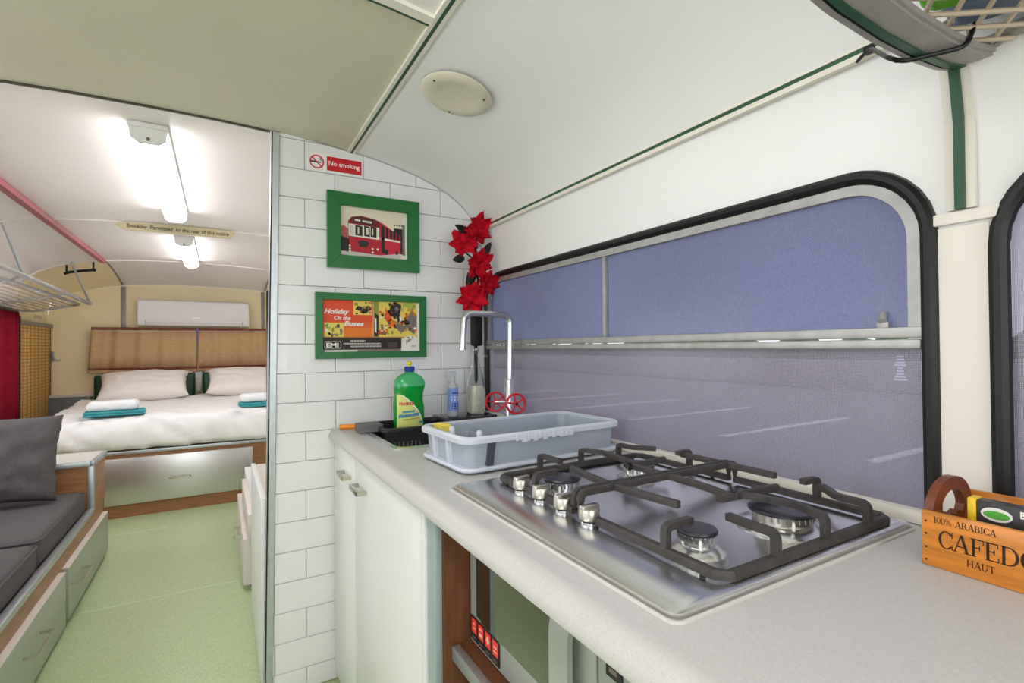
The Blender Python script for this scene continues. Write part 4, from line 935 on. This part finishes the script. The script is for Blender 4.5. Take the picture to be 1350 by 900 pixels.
for i in range(16): blob(mk(7+i*.12), rr.uniform(.31, .475), rr.uniform(.74, .98), rr.uniform(.005, .012), rr.uniform(.012, .03), rr.choice((4, 2, 5, 3, 11)), 7, .4); blob(mk(7+i*.12), rr.uniform(.03, .195), rr.uniform(.30, .54), rr.uniform(.004, .012), rr.uniform(.012, .035), rr.choice((4, 5, 6, 3, 7)), 7, .4)
flat(bm, q(.975, 0, 1, 1), mk(5), 6)
for a, b, c, d in ((.02, .065, .18, .075), (.02, .19, .18, .20), (.02, .065, .026, .20), (.174, .065, .18, .20)): flat(bm, q(a, b, c, d), P4, 6)
SC = (pz1-pz0); PTx = lambda u, v: (px0+u, YB-.0066-.0020, pz0+v)
put_text(bm, 'EMI', PTx, .036*.36, .088*SC, .118*.36, .022, 6, offset=.0008)
put_text(bm, 'Holiday', PTx, .006, .735*SC, .088, .024, 6, shear=.3, offset=.0007)
put_text(bm, 'On the', PTx, .040, .615*SC, .058, .021, 6, shear=.3, offset=.0006)
put_text(bm, 'Buses', PTx, .074, .505*SC, .072, .024, 6, shear=.3, offset=.0008)
for row, (a, b) in enumerate(((.27, .42), (.20, .58), (.27, .58))):
    u = a
    while u < b:
        wv = rr.uniform(.010, .03); flat(bm, q(u, .195-.055*row, min(u+wv*.8, b), .225-.055*row), P4, 8); u += wv
flat(bm, [(.66, .07), (.75, .07), (.76, .18), (.65, .18)], P3, 12)
obj('poster_print', bm, [paper, rorange_p, orange_p, yell_p, dark_p, olive_p, mat('print_white', (240, 236, 228), .5), grey_p, mat('print_small_type', (190, 182, 176), .5), mat('print_mid_orange', (230, 100, 38), .5), mat('print_lime', (176, 190, 80), .5), brown_p, mat('print_charcoal', (72, 66, 64), .5)], p2, recalc=False)

ns = thing('no_smoking_sign', 'small red and white No smoking sign near the ceiling', 'sign', (.365, YB, 1.82))
bm = B(); prism(bm, rrect(.268, .462, 1.818, 1.884, .003, 3), 'xz', YB-.0016, YB); obj('plate', bm, sign_w, ns)
bm = B(); PN = lambda u, v: (u, YB-.0020, v); PN2 = lambda u, v: (u, YB-.0023, v); PN3 = lambda u, v: (u, YB-.0026, v)
flat(bm, q(.334, 1.826, .457, 1.877), PN, 0)
put_text(bm, 'No smoking', PN2, .341, 1.846, .109, .023, 1, offset=.0003)
for p in arc(.300, 1.851, .0245, .0245, .0200, .0200, 0, 360, 32): flat(bm, p, PN2, 0)
flat(bm, [(.279, 1.8475), (.306, 1.8475), (.306, 1.8535), (.279, 1.8535)], PN, 2); flat(bm, q(.309, 1.8475, .313, 1.8535), PN, 2)
for k in range(2): tp_ = [(.310+.004*k, 1.856), (.312+.004*k, 1.862), (.308+.004*k, 1.866)]; flat(bm, [(x-.001, z) for x, z in tp_] + [(x+.001, z) for x, z in tp_[::-1]], PN, 2)
flat(bm, [(.2835, 1.8700), (.2805, 1.8670), (.3165, 1.8320), (.3195, 1.8350)], PN3, 0)
obj('print', bm, [sign_red, paper_w, dark_p], ns, recalc=False)

# ceiling vent
vx, vy = .565, 1.262; sl = (roof(vx+.05, vy)-roof(vx-.05, vy))/.1; Rv = Matrix.Rotation(-math.atan(sl), 3, 'Y')
vt = thing('ceiling_vent', 'round cream ceiling vent cover with three screws', 'vent', (vx, vy, roof(vx, vy)))
vz = roof(vx, vy)
bm = B(); lathe(bm, [(0, -.012), (.030, -.013), (.052, -.016), (.066, -.020), (.080, -.020), (.094, -.017), (.098, -.013), (.097, -.010), (.0, -.0085)], (vx, vy, vz), 40, axis=Rv); obj('cover', bm, vent_m, vt)
bm = B(); lathe(bm, [(.0, -.0086), (.080, -.0086), (.080, .006), (0, .006)], (vx, vy, vz), 32, axis=Rv); obj('base_ring', bm, alu_dull, vt)
for a in (200, 320, 80):
    a = math.radians(a); c = Vector((vx, vy, vz)) + Rv @ Vector((.080*math.cos(a), .080*math.sin(a), -.0206)); bm = B(); lathe(bm, [(0, -.001), (.003, -.001), (.0034, .002), (0, .002)], c, 10, axis=Rv); obj('screw', bm, dark_p, vt)

# ------------------------------------------------------------------ tube lights
def tube_light(y0, y1, label):
    x = -.205; z = roof(x, y0); t = thing('ceiling_light', label, 'light', (x, (y0+y1)/2, z), 'fluorescent lights along the ceiling')
    bm = B(); box(bm, (x-.055, y0-.01, z-.018), (x+.055, y1+.01, z-.001), .004); obj('base_tray', bm, lamp_body, t)
    bm = B(); pr = [(x-.050, z-.0185), (x+.050, z-.0185), (x+.046, z-.050), (x+.026, z-.066), (x-.026, z-.066), (x-.046, z-.050)]
    prism(bm, pr, 'xz', y0+.010, y1-.010); obj('diffuser', bm, lamp_em, t)
    for ya, yb in ((y0-.006, y0+.0096), (y1-.0096, y1+.006)):
        bm = B(); pr2 = [(x+(u-x)*1.06, v-.0015 if v < z-.03 else v) for u, v in pr]; prism(bm, pr2, 'xz', ya, yb); obj('end_cap', bm, lamp_body, t)
    bm = B(); cyl(bm, (x, y0-.009, z-.055), (x, y0-.006, z-.055), .006, seg=12); obj('end_screw', bm, grey_p, t)
tube_light(2.05, 3.26, 'white tube ceiling light nearest the kitchen partition')
tube_light(3.98, 5.02, 'white tube ceiling light over the bed')
tube_light(-.30, .86, 'added unseen tube ceiling light above the kitchen aisle')  # added lamp out of view, put in to light the near kitchen
nt = thing('ceiling_notice', 'cream ceiling notice reading Smoking Permitted to the rear of this notice', 'sign', (-.21, 3.63, 1.88))
bm = B(); prism(bm, [(-.512, 1.906), (-.475, 1.882), (.055, 1.884), (.085, 1.914), (.075, 1.930), (-.20, 1.936), (-.50, 1.924)], 'xz', 3.628, 3.640); obj('plate', bm, notice_m, nt)
bm = B(); PNo = lambda u, v: (u, 3.6275, v); put_text(bm, 'Smoking  Permitted  to the rear of this notice', PNo, -.465, 1.897, .515, .031, 0, shear=.1, offset=.0006); obj('lettering', bm, dark_p, nt, recalc=False)

# ------------------------------------------------------------------ bench, cushions, bed
be = thing('bench_unit', 'low built-in bench with sage drawers and metal edge trim', 'bench', (-.96, 2.5, 0))
bm = B(); box(bm, (WL+.004, 1.3, .02), (-.602, 3.74, .332)); obj('body', bm, oak_y, be)
bm = B(); box(bm, (-.601, 1.3, .3325), (-.574, 3.407, .358), .003); obj('edge_trim', bm, alu, be)
bm = B(); box(bm, (-.6015, 1.3, .03), (-.590, 3.74, .332)); obj('front_rail', bm, oak_y, be)
bm = B(); box(bm, (-.63, 1.3, 0), (-.604, 3.74, .0195)); obj('plinth', bm, dark_gap, be)
for y0, y1, hy in ((2.02, 2.805, 2.36), (2.855, 3.735, 2.99), (1.32, 1.97, 1.6)):
    bm = B(); box(bm, (-.5895, y0, .025), (-.5665, y1, .246), .0015); d = obj('drawer', bm, sage, be)
    bm = B(); box(bm, (-.5895, y0, .2462), (-.5660, y1, .2495)); obj('top_edging', bm, edge_cream, d)
    bm = B(); sweep(bm, rounded([(-.5665, hy-.09, .165), (-.530, hy-.09, .165), (-.530, hy+.09, .165), (-.5665, hy+.09, .165)], .004, 3), rect(.008, .010), ref=(0, 0, 1)); obj('handle', bm, satin, d)
eb = thing('end_cabinet', 'wood and metal end cabinet between bench and bed', 'cabinet', (-.96, 3.58, 0))
bm = B(); box(bm, (WL+.004, 3.421, .333), (-.600, 3.74, .578)); obj('body', bm, oak, eb)
bm = B(); box(bm, (-.5995, 3.447, .333), (-.582, 3.74, .578)); obj('side_panel', bm, oak, eb)
bm = B(); box(bm, (-.604, 3.415, .333), (-.578, 3.446, .578), .003); obj('corner_trim', bm, alu, eb)
bm = B(); box(bm, (WL+.004, 3.425, .5785), (-.592, 3.76, .600)); obj('top', bm, mat('pale_top', (214, 208, 200), .4), eb)
bm = B(); box(bm, (WL+.004, 3.409, .576), (-.591, 3.4245, .604), .003); box(bm, (-.5915, 3.409, .576), (-.574, 3.76, .604), .003); obj('top_trim', bm, alu, eb)

def pad(name, label, x0, x1, y0, y1, z0, z1, M, r=.03, group=None, cat='cushion'):
    bm = B(); box(bm, (x0, y0, z0), (x1, y1, z1), r, 4); t = thing(name, label, cat, ((x0+x1)/2, (y0+y1)/2, z0), group)
    fs = [f for f in bm.faces]
    bmesh.ops.subdivide_edges(bm, edges=[e for e in bm.edges if e.calc_length() > .1], cuts=5, use_grid_fill=True)
    for v in bm.verts: v.co += Vector(noise.noise_vector(v.co*5))*.004
    obj('pad', bm, M, t)
    bm = B(); sweep(bm, [(u, v, z1-.012) for u, v in rrect(x0+.001, x1-.001, y0+.001, y1-.001, r, 4)], circ(.004, 6), closed=True); obj('piping', bm, M, t); return t
pad('seat_cushion', 'charcoal seat cushion at the far end of the bench', -1.30, -.607, 2.63, 3.405, .3335, .455, fabric, group='charcoal bench cushions')
pad('seat_cushion', 'charcoal seat cushion at the lower left edge of the photo', -1.30, -.607, 1.95, 2.615, .3335, .446, fabric, group='charcoal bench cushions')
def puff(name, label, c, a, b, th, R_, M, cat='pillow', group=None, wr=.012, seed=0, pw=.42):
    bm = B(); N = 28; G = {}
    for s in (1, -1):
        for i in range(N+1):
            for j in range(N+1):
                u = -1+2*i/N; v = -1+2*j/N; e = max(0, (1-abs(u)**2.6)*(1-abs(v)**2.6))
                if s == -1 and e == 0: G[s, i, j] = G[1, i, j]; continue
                pin = 1-.07*(1-abs(u)**2)*(abs(v)**4); pin2 = 1-.07*(1-abs(v)**2)*(abs(u)**4)
                p = Vector((u*a*pin2, s*th*.5*e**pw, v*b*pin))
                nz = noise.noise(Vector((u*3.1+seed, v*3.1, s*5)))*wr + noise.noise(Vector((u*8+seed, v*5, s*9)))*wr*.45
                p.y += s*nz*min(1, e*2.2); p.x += noise.noise(Vector((v*5+seed, u*2, 3)))*wr*.5
                G[s, i, j] = bm.verts.new(Vector(c) + R_ @ p)
    for s in (1, -1):
        for i in range(N):
            for j in range(N):
                f_ = [G[s, i, j], G[s, i+1, j], G[s, i+1, j+1], G[s, i, j+1]]
                if len(set(f_)) == 4:
                    try: bm.faces.new(f_ if s == -1 else f_[::-1])
                    except ValueError: pass
    return tag(obj(name, bm, M, sharp=70), label, cat, group)
puff('throw_cushion', 'big charcoal throw cushion leaning at the end of the bench', (-.905, 3.235, .675), .232, .205, .16, Matrix.Rotation(math.radians(-8), 3, 'X') @ Matrix.Rotation(math.radians(2), 3, 'Y'), fabric, 'cushion', None, .018, 3, .38)
puff('throw_cushion', 'corner of a second charcoal cushion at the left photo edge', (-.94, 2.10, .615), .22, .17, .13, Matrix.Rotation(math.radians(-18), 3, 'X') @ Matrix.Rotation(math.radians(6), 3, 'Z'), fabric, 'cushion', None, .015, 8)

bd = thing('bed', 'wood bed base with brushed metal drawer across the rear of the bus', 'bed', (-.19, 5.2, 0))
bm = B(); box(bm, (WL+.004, 4.484, .0), (W-.004, 5.96, .470)); obj('platform', bm, oak, bd)
bm = B(); box(bm, (-.700, 4.462, .095), (.222, 4.4835, .420), .002); d = obj('drawer', bm, steel_d, bd)
bm = B(); sweep(bm, rounded([(-.318, 4.462, .252), (-.318, 4.440, .252), (-.192, 4.440, .252), (-.192, 4.462, .252)], .004, 3), rect(.010, .012), ref=(0, 0, 1)); obj('handle', bm, satin, d)
bm = B(); box(bm, (WL+.004, 4.468, .446), (W-.004, 4.4835, .470), .003); obj('edge_trim', bm, alu, bd)
bm = B(); box(bm, (-1.02, 4.55, .4705), (W-.01, 5.875, .64), .05, 4); tag(obj('mattress', bm, linen), 'white mattress under the duvet on the bed base', 'mattress')
bm = B(); NX, NY = 90, 70; G = {}
X0, X1, Y0, Y1 = -1.05, W-.012, 4.50, 5.72
def duv(x, y):
    z = .690 + .06*(y-4.5)/1.2
    e = (y-Y0); w_ = noise.noise(Vector((x*4, y*3, 1)))*.020 + noise.noise(Vector((x*11+y*7, y*6, 4)))*.013 + (.018-.05*abs(noise.noise(Vector((x*6+y*9, y*3-x*2, 7)))))*max(.25, 1-e*1.6)
    z += w_*min(1, e*8+.5)
    return z
secs = [(-.028, .480), (-.046, .52), (-.052, .56), (-.050, .60), (-.036, .645), (-.015, .675)]
cols = []
for i in range(NX+1):
    x = X0+(X1-X0)*i/NX; col_ = []
    for k, (dy, z) in enumerate(secs):
        wv = noise.noise(Vector((x*9+z*9, z*9, 2)))*.030 + .050*abs(noise.noise(Vector((x*8+z*10, z*4, 6)))) - .012
        col_.append(Vector((x, Y0+dy+wv, z + (noise.noise(Vector((x*6, 0, 8)))*.010 if k == 0 else 0))))
    for j in range(NY+1):
        y = Y0+(Y1-Y0)*j/NY; col_.append(Vector((x, y, duv(x, y))))
    cols.append(col_)
left = []      # hanging left side
for k, (dx, z) in enumerate(((-.02, .50), (-.038, .56), (-.034, .62), (-.012, .67))):
    left.append([Vector((X0+dx+noise.noise(Vector((p.y*7, z*5, 3)))*.016, p.y, z if m_ >= len(secs) else min(z, p.z))) for m_, p in enumerate(cols[0])])
cols = left + cols
V = [[bm.verts.new(p) for p in c_] for c_ in cols]
for a, b in zip(V, V[1:]):
    for j in range(len(a)-1): bm.faces.new((a[j], b[j], b[j+1], a[j+1]))
dv = obj('duvet', bm, linen, sharp=80); dv.modifiers.new('thick', 'SOLIDIFY').thickness = .012
tag(dv, 'rumpled white duvet spread over the bed', 'duvet')
RP = Matrix.Rotation(math.radians(-58), 3, 'X')
puff('bed_pillow', 'ivory pillow on the left side of the bed', (-.590, 5.64, .868), .335, .19, .18, RP @ Matrix.Rotation(math.radians(-2), 3, 'Y'), pillow_m, 'pillow', 'ivory bed pillows', .016, 12)
puff('bed_pillow', 'ivory pillow on the right side of the bed behind the partition post', (.235, 5.64, .874), .345, .19, .18, RP @ Matrix.Rotation(math.radians(2), 3, 'Y'), pillow_m, 'pillow', 'ivory bed pillows', .016, 21)
def headb(x0, x1, label):
    t = thing('headboard', label, 'headboard', ((x0+x1)/2, 5.92, .62), 'green vinyl headboards')
    bm = B(); box(bm, (x0, 5.885, .62), (x1, 5.945, .955), .025, 4); obj('pad', bm, vinyl_g, t)
    bm = B(); box(bm, (x0+.02, 5.893, .9555), (x1-.02, 5.935, .968), .004); obj('top_rail', bm, alu, t)
headb(-1.00, -.215, 'dark green vinyl headboard behind the left pillow'); headb(-.150, .70, 'dark green vinyl headboard behind the right pillow')
def folded(name, label, x0, x1, y0, y1, z0, z1, M, grp, n=3, rot=0):
    bm = B(); h = (z1-z0)/n; rr = random.Random(hash(label) % 99)
    for k in range(n):
        e = rr.uniform(0, .006); bm_ = box(bm, (x0+e, y0+rr.uniform(0, .006), z0+k*h+.0005), (x1-rr.uniform(0, .008), y1-e, z0+(k+1)*h), h*.46, 4)
    for v in bm.verts: v.co += Vector(noise.noise_vector(v.co*18))*.004
    o = tag(obj(name, bm, M), label, 'towel', grp); o.rotation_euler = (0, 0, rot); return o
folded('towel', 'folded teal towel under the white one at the left of the bed', -.845, -.485, 4.565, 4.77, .714, .748, towel_t, 'towels on the bed', 2, math.radians(4))
folded('towel', 'white rolled towel on the teal one at the left of the bed', -.830, -.520, 4.58, 4.76, .750, .818, towel_w, 'towels on the bed', 1, math.radians(4))
folded('towel', 'folded teal towel at the right of the bed beside the partition', .135, .47, 4.62, 4.82, .714, .748, towel_t, 'towels on the bed', 2, math.radians(5))
folded('towel', 'white rolled towel on the teal one beside the partition', .138, .45, 4.63, 4.81, .750, .818, towel_w, 'towels on the bed', 1, math.radians(5))

# ------------------------------------------------------------------ rear wall
ac = thing('air_conditioner', 'white split air conditioner high on the rear wall', 'air conditioner', (-.2, 5.98, 1.41))
bm = B(); prism(bm, [(YR-.001, 1.43), (YR-.001, 1.668), (5.895, 1.668), (5.868, 1.655), (5.868, 1.47), (5.885, 1.425), (5.93, 1.415)], 'yz', -.672, .262); bmesh.ops.bevel(bm, geom=list(bm.edges), offset=.006, segments=2, affect='EDGES'); obj('casing', bm, ac_m, ac)
bm = B(); box(bm, (-.61, 5.8665, 1.447), (.20, 5.873, 1.4485)); box(bm, (-.612, 5.868, 1.43), (-.609, 5.875, 1.468)); box(bm, (.199, 5.868, 1.43), (.202, 5.875, 1.468)); obj('louvre_line', bm, grey_p, ac)
bm = B(); flat(bm, q(-.232, 1.492, -.172, 1.503), lambda u, v: (u, 5.8672, v)); obj('badge', bm, mat('badge_white', (255, 255, 255), .3), ac)
def rcurtain(x0, x1, label, skew):
    t = thing('rear_curtain', label, 'curtain', ((x0+x1)/2, 5.98, .96), 'brown woven curtains on the rear window')
    def yw(x): return 5.965 + .012*math.sin(x*33) + .006*math.sin(x*71+1)
    def sheet(za, zb, off, M, nm):
        bm = B(); N = 60; G = {}
        for i in range(N+1):
            x = x0+(x1-x0)*i/N
            for j, z in enumerate((za, za+(zb-za)*.33, za+(zb-za)*.67, zb)):
                sk_ = skew*(1.40-z)/.43
                xx = x + sk_*(1-i/N) ; G[i, j] = bm.verts.new((xx, yw(x)-off, z + (.006*math.sin(x*4) if j < 1 and za < 1 else 0)))
        for i in range(N):
            for j in range(3): bm.faces.new((G[i, j], G[i+1, j], G[i+1, j+1], G[i, j+1]))
        o = obj(nm, bm, M, t, sharp=80); o.modifiers.new('thick', 'SOLIDIFY').thickness = .004
    sheet(1.008, 1.385, 0, curt_m, 'cloth'); sheet(.998, 1.020, .003, curt_d, 'dark_border'); sheet(.972, .998, 0, curt_m, 'hem'); sheet(1.372, 1.402, .004, curt_d, 'heading'); sheet(1.368, 1.373, .006, strip_w, 'rod_line')
rcurtain(-1.022, -.202, 'brown woven curtain on the left half of the rear window', -.028); rcurtain(-.188, .66, 'brown woven curtain on the right half of the rear window', .0)
bm = B(); prism(bm, [(-.206, 1.392), (-.184, 1.392), (-.192, 1.25), (-.198, 1.25)], 'xz', 5.944, 5.948); tag(obj('curtain_tie', bm, mat('blue_tape', (120, 116, 170), .6)), 'narrow blue tie between the two brown rear curtains', 'curtain tie')
bm = B(); prism(bm, [(-.212, .965), (-.152, .965), (-.170, .78), (-.192, .78)], 'xz', 5.90, 5.93); tag(obj('grey_bracket', bm, alu_dull), 'grey metal bracket between the green headboards', 'bracket')
hk = thing('window_catch', 'small metal window catch on the cream wall beside the blind', 'catch', (-1.30, 6.03, 1.09))
bm = B(); box(bm, (-1.318, 6.035, 1.09), (-1.302, 6.049, 1.18), .003); obj('plate', bm, alu_dull, hk)
bm = B(); tube(bm, [(-1.308, 6.034, 1.15), (-1.30, 6.015, 1.12), (-1.275, 6.0, 1.095), (-1.258, 5.995, 1.095), (-1.252, 5.995, 1.108)], .007, 8); obj('hook', bm, alu_dull, hk)
bl = thing('bamboo_blind', 'bamboo slat blind over the rear left window', 'blind', (WL+.03, 5.6, .60))
bm = B(); z = .60; k = 0
while z < 1.395:
    box(bm, (WL+.018, 5.14, z), (WL+.0235+.002*(k % 2 == 0), 6.02, z+.0235)); z += .0275; k += 1
o = obj('slats', bm, bamboo, bl); o['kind'] = 'stuff'
bm = B()
for i in range(9): box(bm, (WL+.026, 5.19+.098*i, .60), (WL+.028, 5.1925+.098*i, 1.39))
obj('cord', bm, mat('blind_cord', (150, 108, 56), .8), bl)
bm = B(); box(bm, (WL+.0155, 5.14, .60), (WL+.0172, 6.02, 1.39)); obj('added_backing', bm, mat('added_backing_brown', (140, 98, 50), .9), bl)  # added sheet, stops daylight between the slats and keeps the gaps dark
bm = B(); box(bm, (WL+.014, 5.12, 1.392), (WL+.045, 6.035, 1.424), .003); obj('headrail', bm, bronze, bl)
bm = B(); box(bm, (WL+.014, 6.020, .58), (WL+.030, 6.036, 1.40), .002); obj('side_frame', bm, mat('dark_bamboo', (120, 96, 56), .6), bl)
bm = B(); prism(bm, q(5.68, 1.465, 5.88, 1.490), 'yz', WL+.001, WL+.005); tag(obj('wall_plaque', bm, notice_m), 'tiny cream plaque above the bamboo blind', 'plaque')
rc = thing('red_curtain', 'dark red curtain with black edging at the left photo edge', 'curtain', (WL+.06, 4.9, .5))
def sidesheet(y0, y1, z0, z1, x, M, nm, amp=.016, fr=26):
    bm = B(); N = 40; G = {}
    for i in range(N+1):
        y = y0+(y1-y0)*i/N
        for j, z in enumerate((z0, (z0+z1)/2, z1)): G[i, j] = bm.verts.new((x+amp*math.sin(y*fr)+amp*.4*math.sin(y*fr*2.3), y, z))
    for i in range(N):
        for j in range(2): bm.faces.new((G[i, j], G[i+1, j], G[i+1, j+1], G[i, j+1]))
    o = obj(nm, bm, M, rc, sharp=80); o.modifiers.new('thick', 'SOLIDIFY').thickness = .005
sidesheet(4.45, 5.06, .48, 1.47, WL+.060, red_curt, 'cloth'); sidesheet(5.062, 5.11, .50, 1.45, WL+.055, mat('curtain_black_band', (26, 14, 18), .9), 'black_edging', .004)  # red cloth, then a plain black band along its far edge
bm = B(); tube(bm, [(WL+.05, 4.3, 1.478), (WL+.05, 5.08, 1.478), (WL+.04, 5.14, 1.45)], .009, 8); obj('rod', bm, rubber, rc)
gh = thing('grab_handle', 'black grab handle at the rear ceiling corner', 'handle', (-.95, 5.19, 1.82))
bm = B(); tube(bm, [(-1.06, 5.19, 1.79), (-1.03, 5.19, 1.806), (-.95, 5.19, 1.822), (-.89, 5.19, 1.832), (-.865, 5.19, 1.832)], .011, 8); obj('bar', bm, rubber, gh)
bm = B(); cyl(bm, (-1.045, 5.19, 1.80), (-1.045, 5.19, roof(-1.045, 5.19)-.002), .007, seg=8); cyl(bm, (-.88, 5.19, 1.832), (-.88, 5.19, roof(-.88, 5.19)-.002), .007, seg=8); obj('stand_off', bm, rubber, gh)

# ------------------------------------------------------------------ luggage rack on the left
lr = thing('luggage_rack', 'grey tubular luggage rack above the bench on the left', 'luggage rack', (-1.15, 3.8, 1.5))
def rz(x): return 1.50 + (x+1.33)*.24
bm = B(); tube(bm, [(-.95, 1.95, 1.635), (-.95, 5.47, 1.583)], .014, 10); obj('front_rail', bm, alu_dull, lr)
bm = B(); tube(bm, rounded([(-1.0, 1.95, 1.575), (-1.0, 5.40, 1.568), (-1.06, 5.50, rz(-1.06)), (-1.30, 5.46, rz(-1.30)), (-1.33, 5.30, 1.50), (-1.33, 1.95, 1.52)], .06, 5), .010, 10); obj('lower_rail', bm, alu_dull, lr)
for i in range(8):
    x = -1.03-.037*i; bm = B(); sweep(bm, [(x, 1.95, rz(x)+.012), (x, 5.42, rz(x))], rect(.022, .006), ref=(0, 0, 1)); obj('slat', bm, mat('rack_slat', (206, 192, 176), .5, .2, var=.1), lr)
for y in (2.4, 3.78, 4.7):
    bm = B(); tube(bm, [(-.95, y, 1.635-.052*(y-1.95)/3.52), (-1.0, y, 1.572), (-1.33, y, 1.505)], .008, 8); obj('cross_bar', bm, alu_dull, lr)
for p0, p1 in (((-1.0, 3.66, roof(-1.0, 3.66)-.001), (-.95, 3.80, 1.612)), ((-1.0, 5.10, roof(-1.0, 5.1)-.002), (-.95, 5.465, 1.588))):
    bm = B(); tube(bm, [p0, p1], .008, 8); obj('hanger', bm, alu, lr)
for y in (4.28, 5.05):
    bm = B(); cyl(bm, (-1.0, y-.015, 1.569), (-1.0, y+.015, 1.569), .014, seg=12); obj('clamp', bm, alu, lr)

# ------------------------------------------------------------------ luggage rack over the kitchen, top right
kr = thing('kitchen_rack', 'aluminium luggage rack with netting above the second window', 'luggage rack', (.75, 0, 1.58))
arm = [(.958, .296, 1.604), (.90, .296, 1.590), (.82, .296, 1.581), (.72, .296, 1.577), (.62, .296, 1.580), (.54, .296, 1.592), (.46, .296, 1.620), (.40, .296, 1.66)]
bm = B(); sweep(bm, arm, rect(.016, .056), ref=(0, 1, 0)); 
bmesh.ops.bevel(bm, geom=[e for e in bm.edges], offset=.004, segments=2, affect='EDGES'); obj('arm', bm, alu_arm, kr)
bm = B(); sweep(bm, [(x, y+.008, z-.0088) for x, y, z in arm], rect(.004, .009), ref=(0, 1, 0)); obj('green_insert', bm, green_rub, kr)
bm = B(); sweep(bm, [(x, y+.015, z-.0088) for x, y, z in arm], rect(.002, .0022), ref=(0, 1, 0)); obj('groove', bm, dark_gap, kr)
bm = B(); box(bm, (.945, .262, 1.604), (.966, .326, 1.622), .003); obj('wall_bracket', bm, alu_arm, kr)
bm = B(); tube(bm, [(.945, .262, 1.616), (.945, -.9, 1.616)], .010, 10); obj('wall_rail', bm, alu_arm, kr)
bm = B(); tube(bm, [(.46, .27, 1.632), (.46, -.9, 1.632)], .012, 10); obj('front_rail', bm, alu_arm, kr)
bm = B(); NN = 7
def zn(x, y): return 1.606 - .010*math.sin(PI*max(0, min(1, (x-.46)/.485)))
for k in range(-24, 24):       # diagonal netting
    for sg in (1, -1):
        pts = []
        for i in range(25):
            x = .46+.485*i/24; y = k*.040 + sg*(x-.7)*.62
            if -.5 < y < .292: pts.append((x, y, zn(x, y)+.0015*sg))
        if len(pts) > 1: tube(bm, pts, .0034, 6)
obj('netting', bm, net_m, kr)
bm = B(); tube(bm, [(.915, .222, 1.640), (.925, .220, 1.618), (.945, .215, 1.604), (.955, .212, 1.618), (.945, .210, 1.632), (.928, .214, 1.628)], .006, 8); obj('net_hook', bm, black_pl, kr)
def bag(label, c, s_, M, sd):
    bm = B(); bmesh.ops.create_icosphere(bm, subdivisions=4, radius=1)
    for v in bm.verts:
        p = v.co.copy(); k = 1+.22*noise.noise(p*2.1+Vector((sd, 0, 0)))+.10*noise.noise(p*5+Vector((0, sd, 0)))
        v.co = Vector((c[0]+s_[0]*p.x*k, c[1]+s_[1]*p.y*k, max(c[2]-s_[2]*.62, c[2]+s_[2]*p.z*k)))
    return tag(obj('stuffed_bag', bm, M, sharp=80), label, 'bag', 'bags stuffed into the kitchen rack')
bag('lime green bag in the rack netting at the top right', (.800, .268, 1.640), (.034, .030, .028), bag_g, 1)
bag('blue crinkled bag low in the rack beside the wall', (.880, .225, 1.650), (.056, .072, .040), bag_b, 4)
bag('white plastic bag in the rack between lime and blue bags', (.800, .175, 1.652), (.046, .060, .044), bag_w, 9)
bag('second blue bag in the rack beyond the lime green one', (.715, .245, 1.65), (.046, .056, .042), bag_b, 14)
bag('small white bag behind the blue bag at the rack wall rail', (.885, .098, 1.652), (.048, .046, .042), bag_w, 31)
ct = thing('cable_tie', 'black cable tie looped round the rack arm and green strip', 'cable tie', (.78, .33, 1.6))
bm = B(); tube(bm, rounded([(.86, .262, 1.605), (.845, .266, 1.572), (.80, .320, 1.566), (.79, .332, 1.575), (.90, .40, 1.655), (.925, .418, 1.668)], .012, 4), .0032, 8); obj('strap', bm, rubber, ct)
bm = B(); box(bm, (.918, .408, 1.662), (.930, .422, 1.674), .002); tube(bm, [(.924, .42, 1.667), (.930, .437, 1.66)], .0028, 6); obj('tail', bm, rubber, ct)

# ------------------------------------------------------------------ behind the partition
bm = B(); box(bm, (.142, 1.965, .952), (.62, 1.995, 1.392), .006, 3); t_ = thing('television', 'thin black screen edge behind the partition post', 'television', (.38, 1.98, .952)); obj('screen_body', bm, tv_m, t_)
bm = B(); box(bm, (.34, 1.947, 1.10), (.42, 1.9645, 1.24)); obj('wall_mount', bm, black_pl, t_)
rcab = thing('white_cabinet', 'white low cabinet just behind the partition post', 'cabinet', (.5, 2.3, 0))
bm = B(); box(bm, (.140, 1.955, .02), (W-.004, 2.60, .640)); obj('body', bm, cab_white, rcab)
bm = B(); box(bm, (.122, 1.955, .02), (.1395, 2.60, .662), .001); obj('door', bm, cab_white, rcab)
bm = B(); box(bm, (.140, 1.955, .6402), (W-.004, 2.60, .655)); obj('top', bm, mat('speckled_top', (222, 212, 202), .4, var=.1, vscale=60), rcab)
rd = thing('drawer_cabinet', 'pale low drawer cabinet beyond the white cabinet', 'cabinet', (.5, 3.2, 0))
bm = B(); box(bm, (.140, 2.64, .02), (W-.004, 3.80, .40)); obj('body', bm, cab_white, rd)
bm = B(); box(bm, (.112, 2.66, .27), (.1395, 3.42, .412), .002); obj('drawer', bm, edge_cream, rd)
bm = B(); box(bm, (.096, 2.80, .03), (.1395, 3.72, .252), .002); d = obj('drawer', bm, edge_cream, rd)
bm = B(); sweep(bm, rounded([(.096, 2.98, .215), (.062, 2.98, .215), (.062, 3.14, .215), (.096, 3.14, .215)], .004, 3), rect(.008, .010), ref=(0, 0, 1)); obj('handle', bm, satin, d)

# ------------------------------------------------------------------ clean up helper data
for o in list(bpy.data.objects):
    if '_o' in o.keys(): del o['_o']
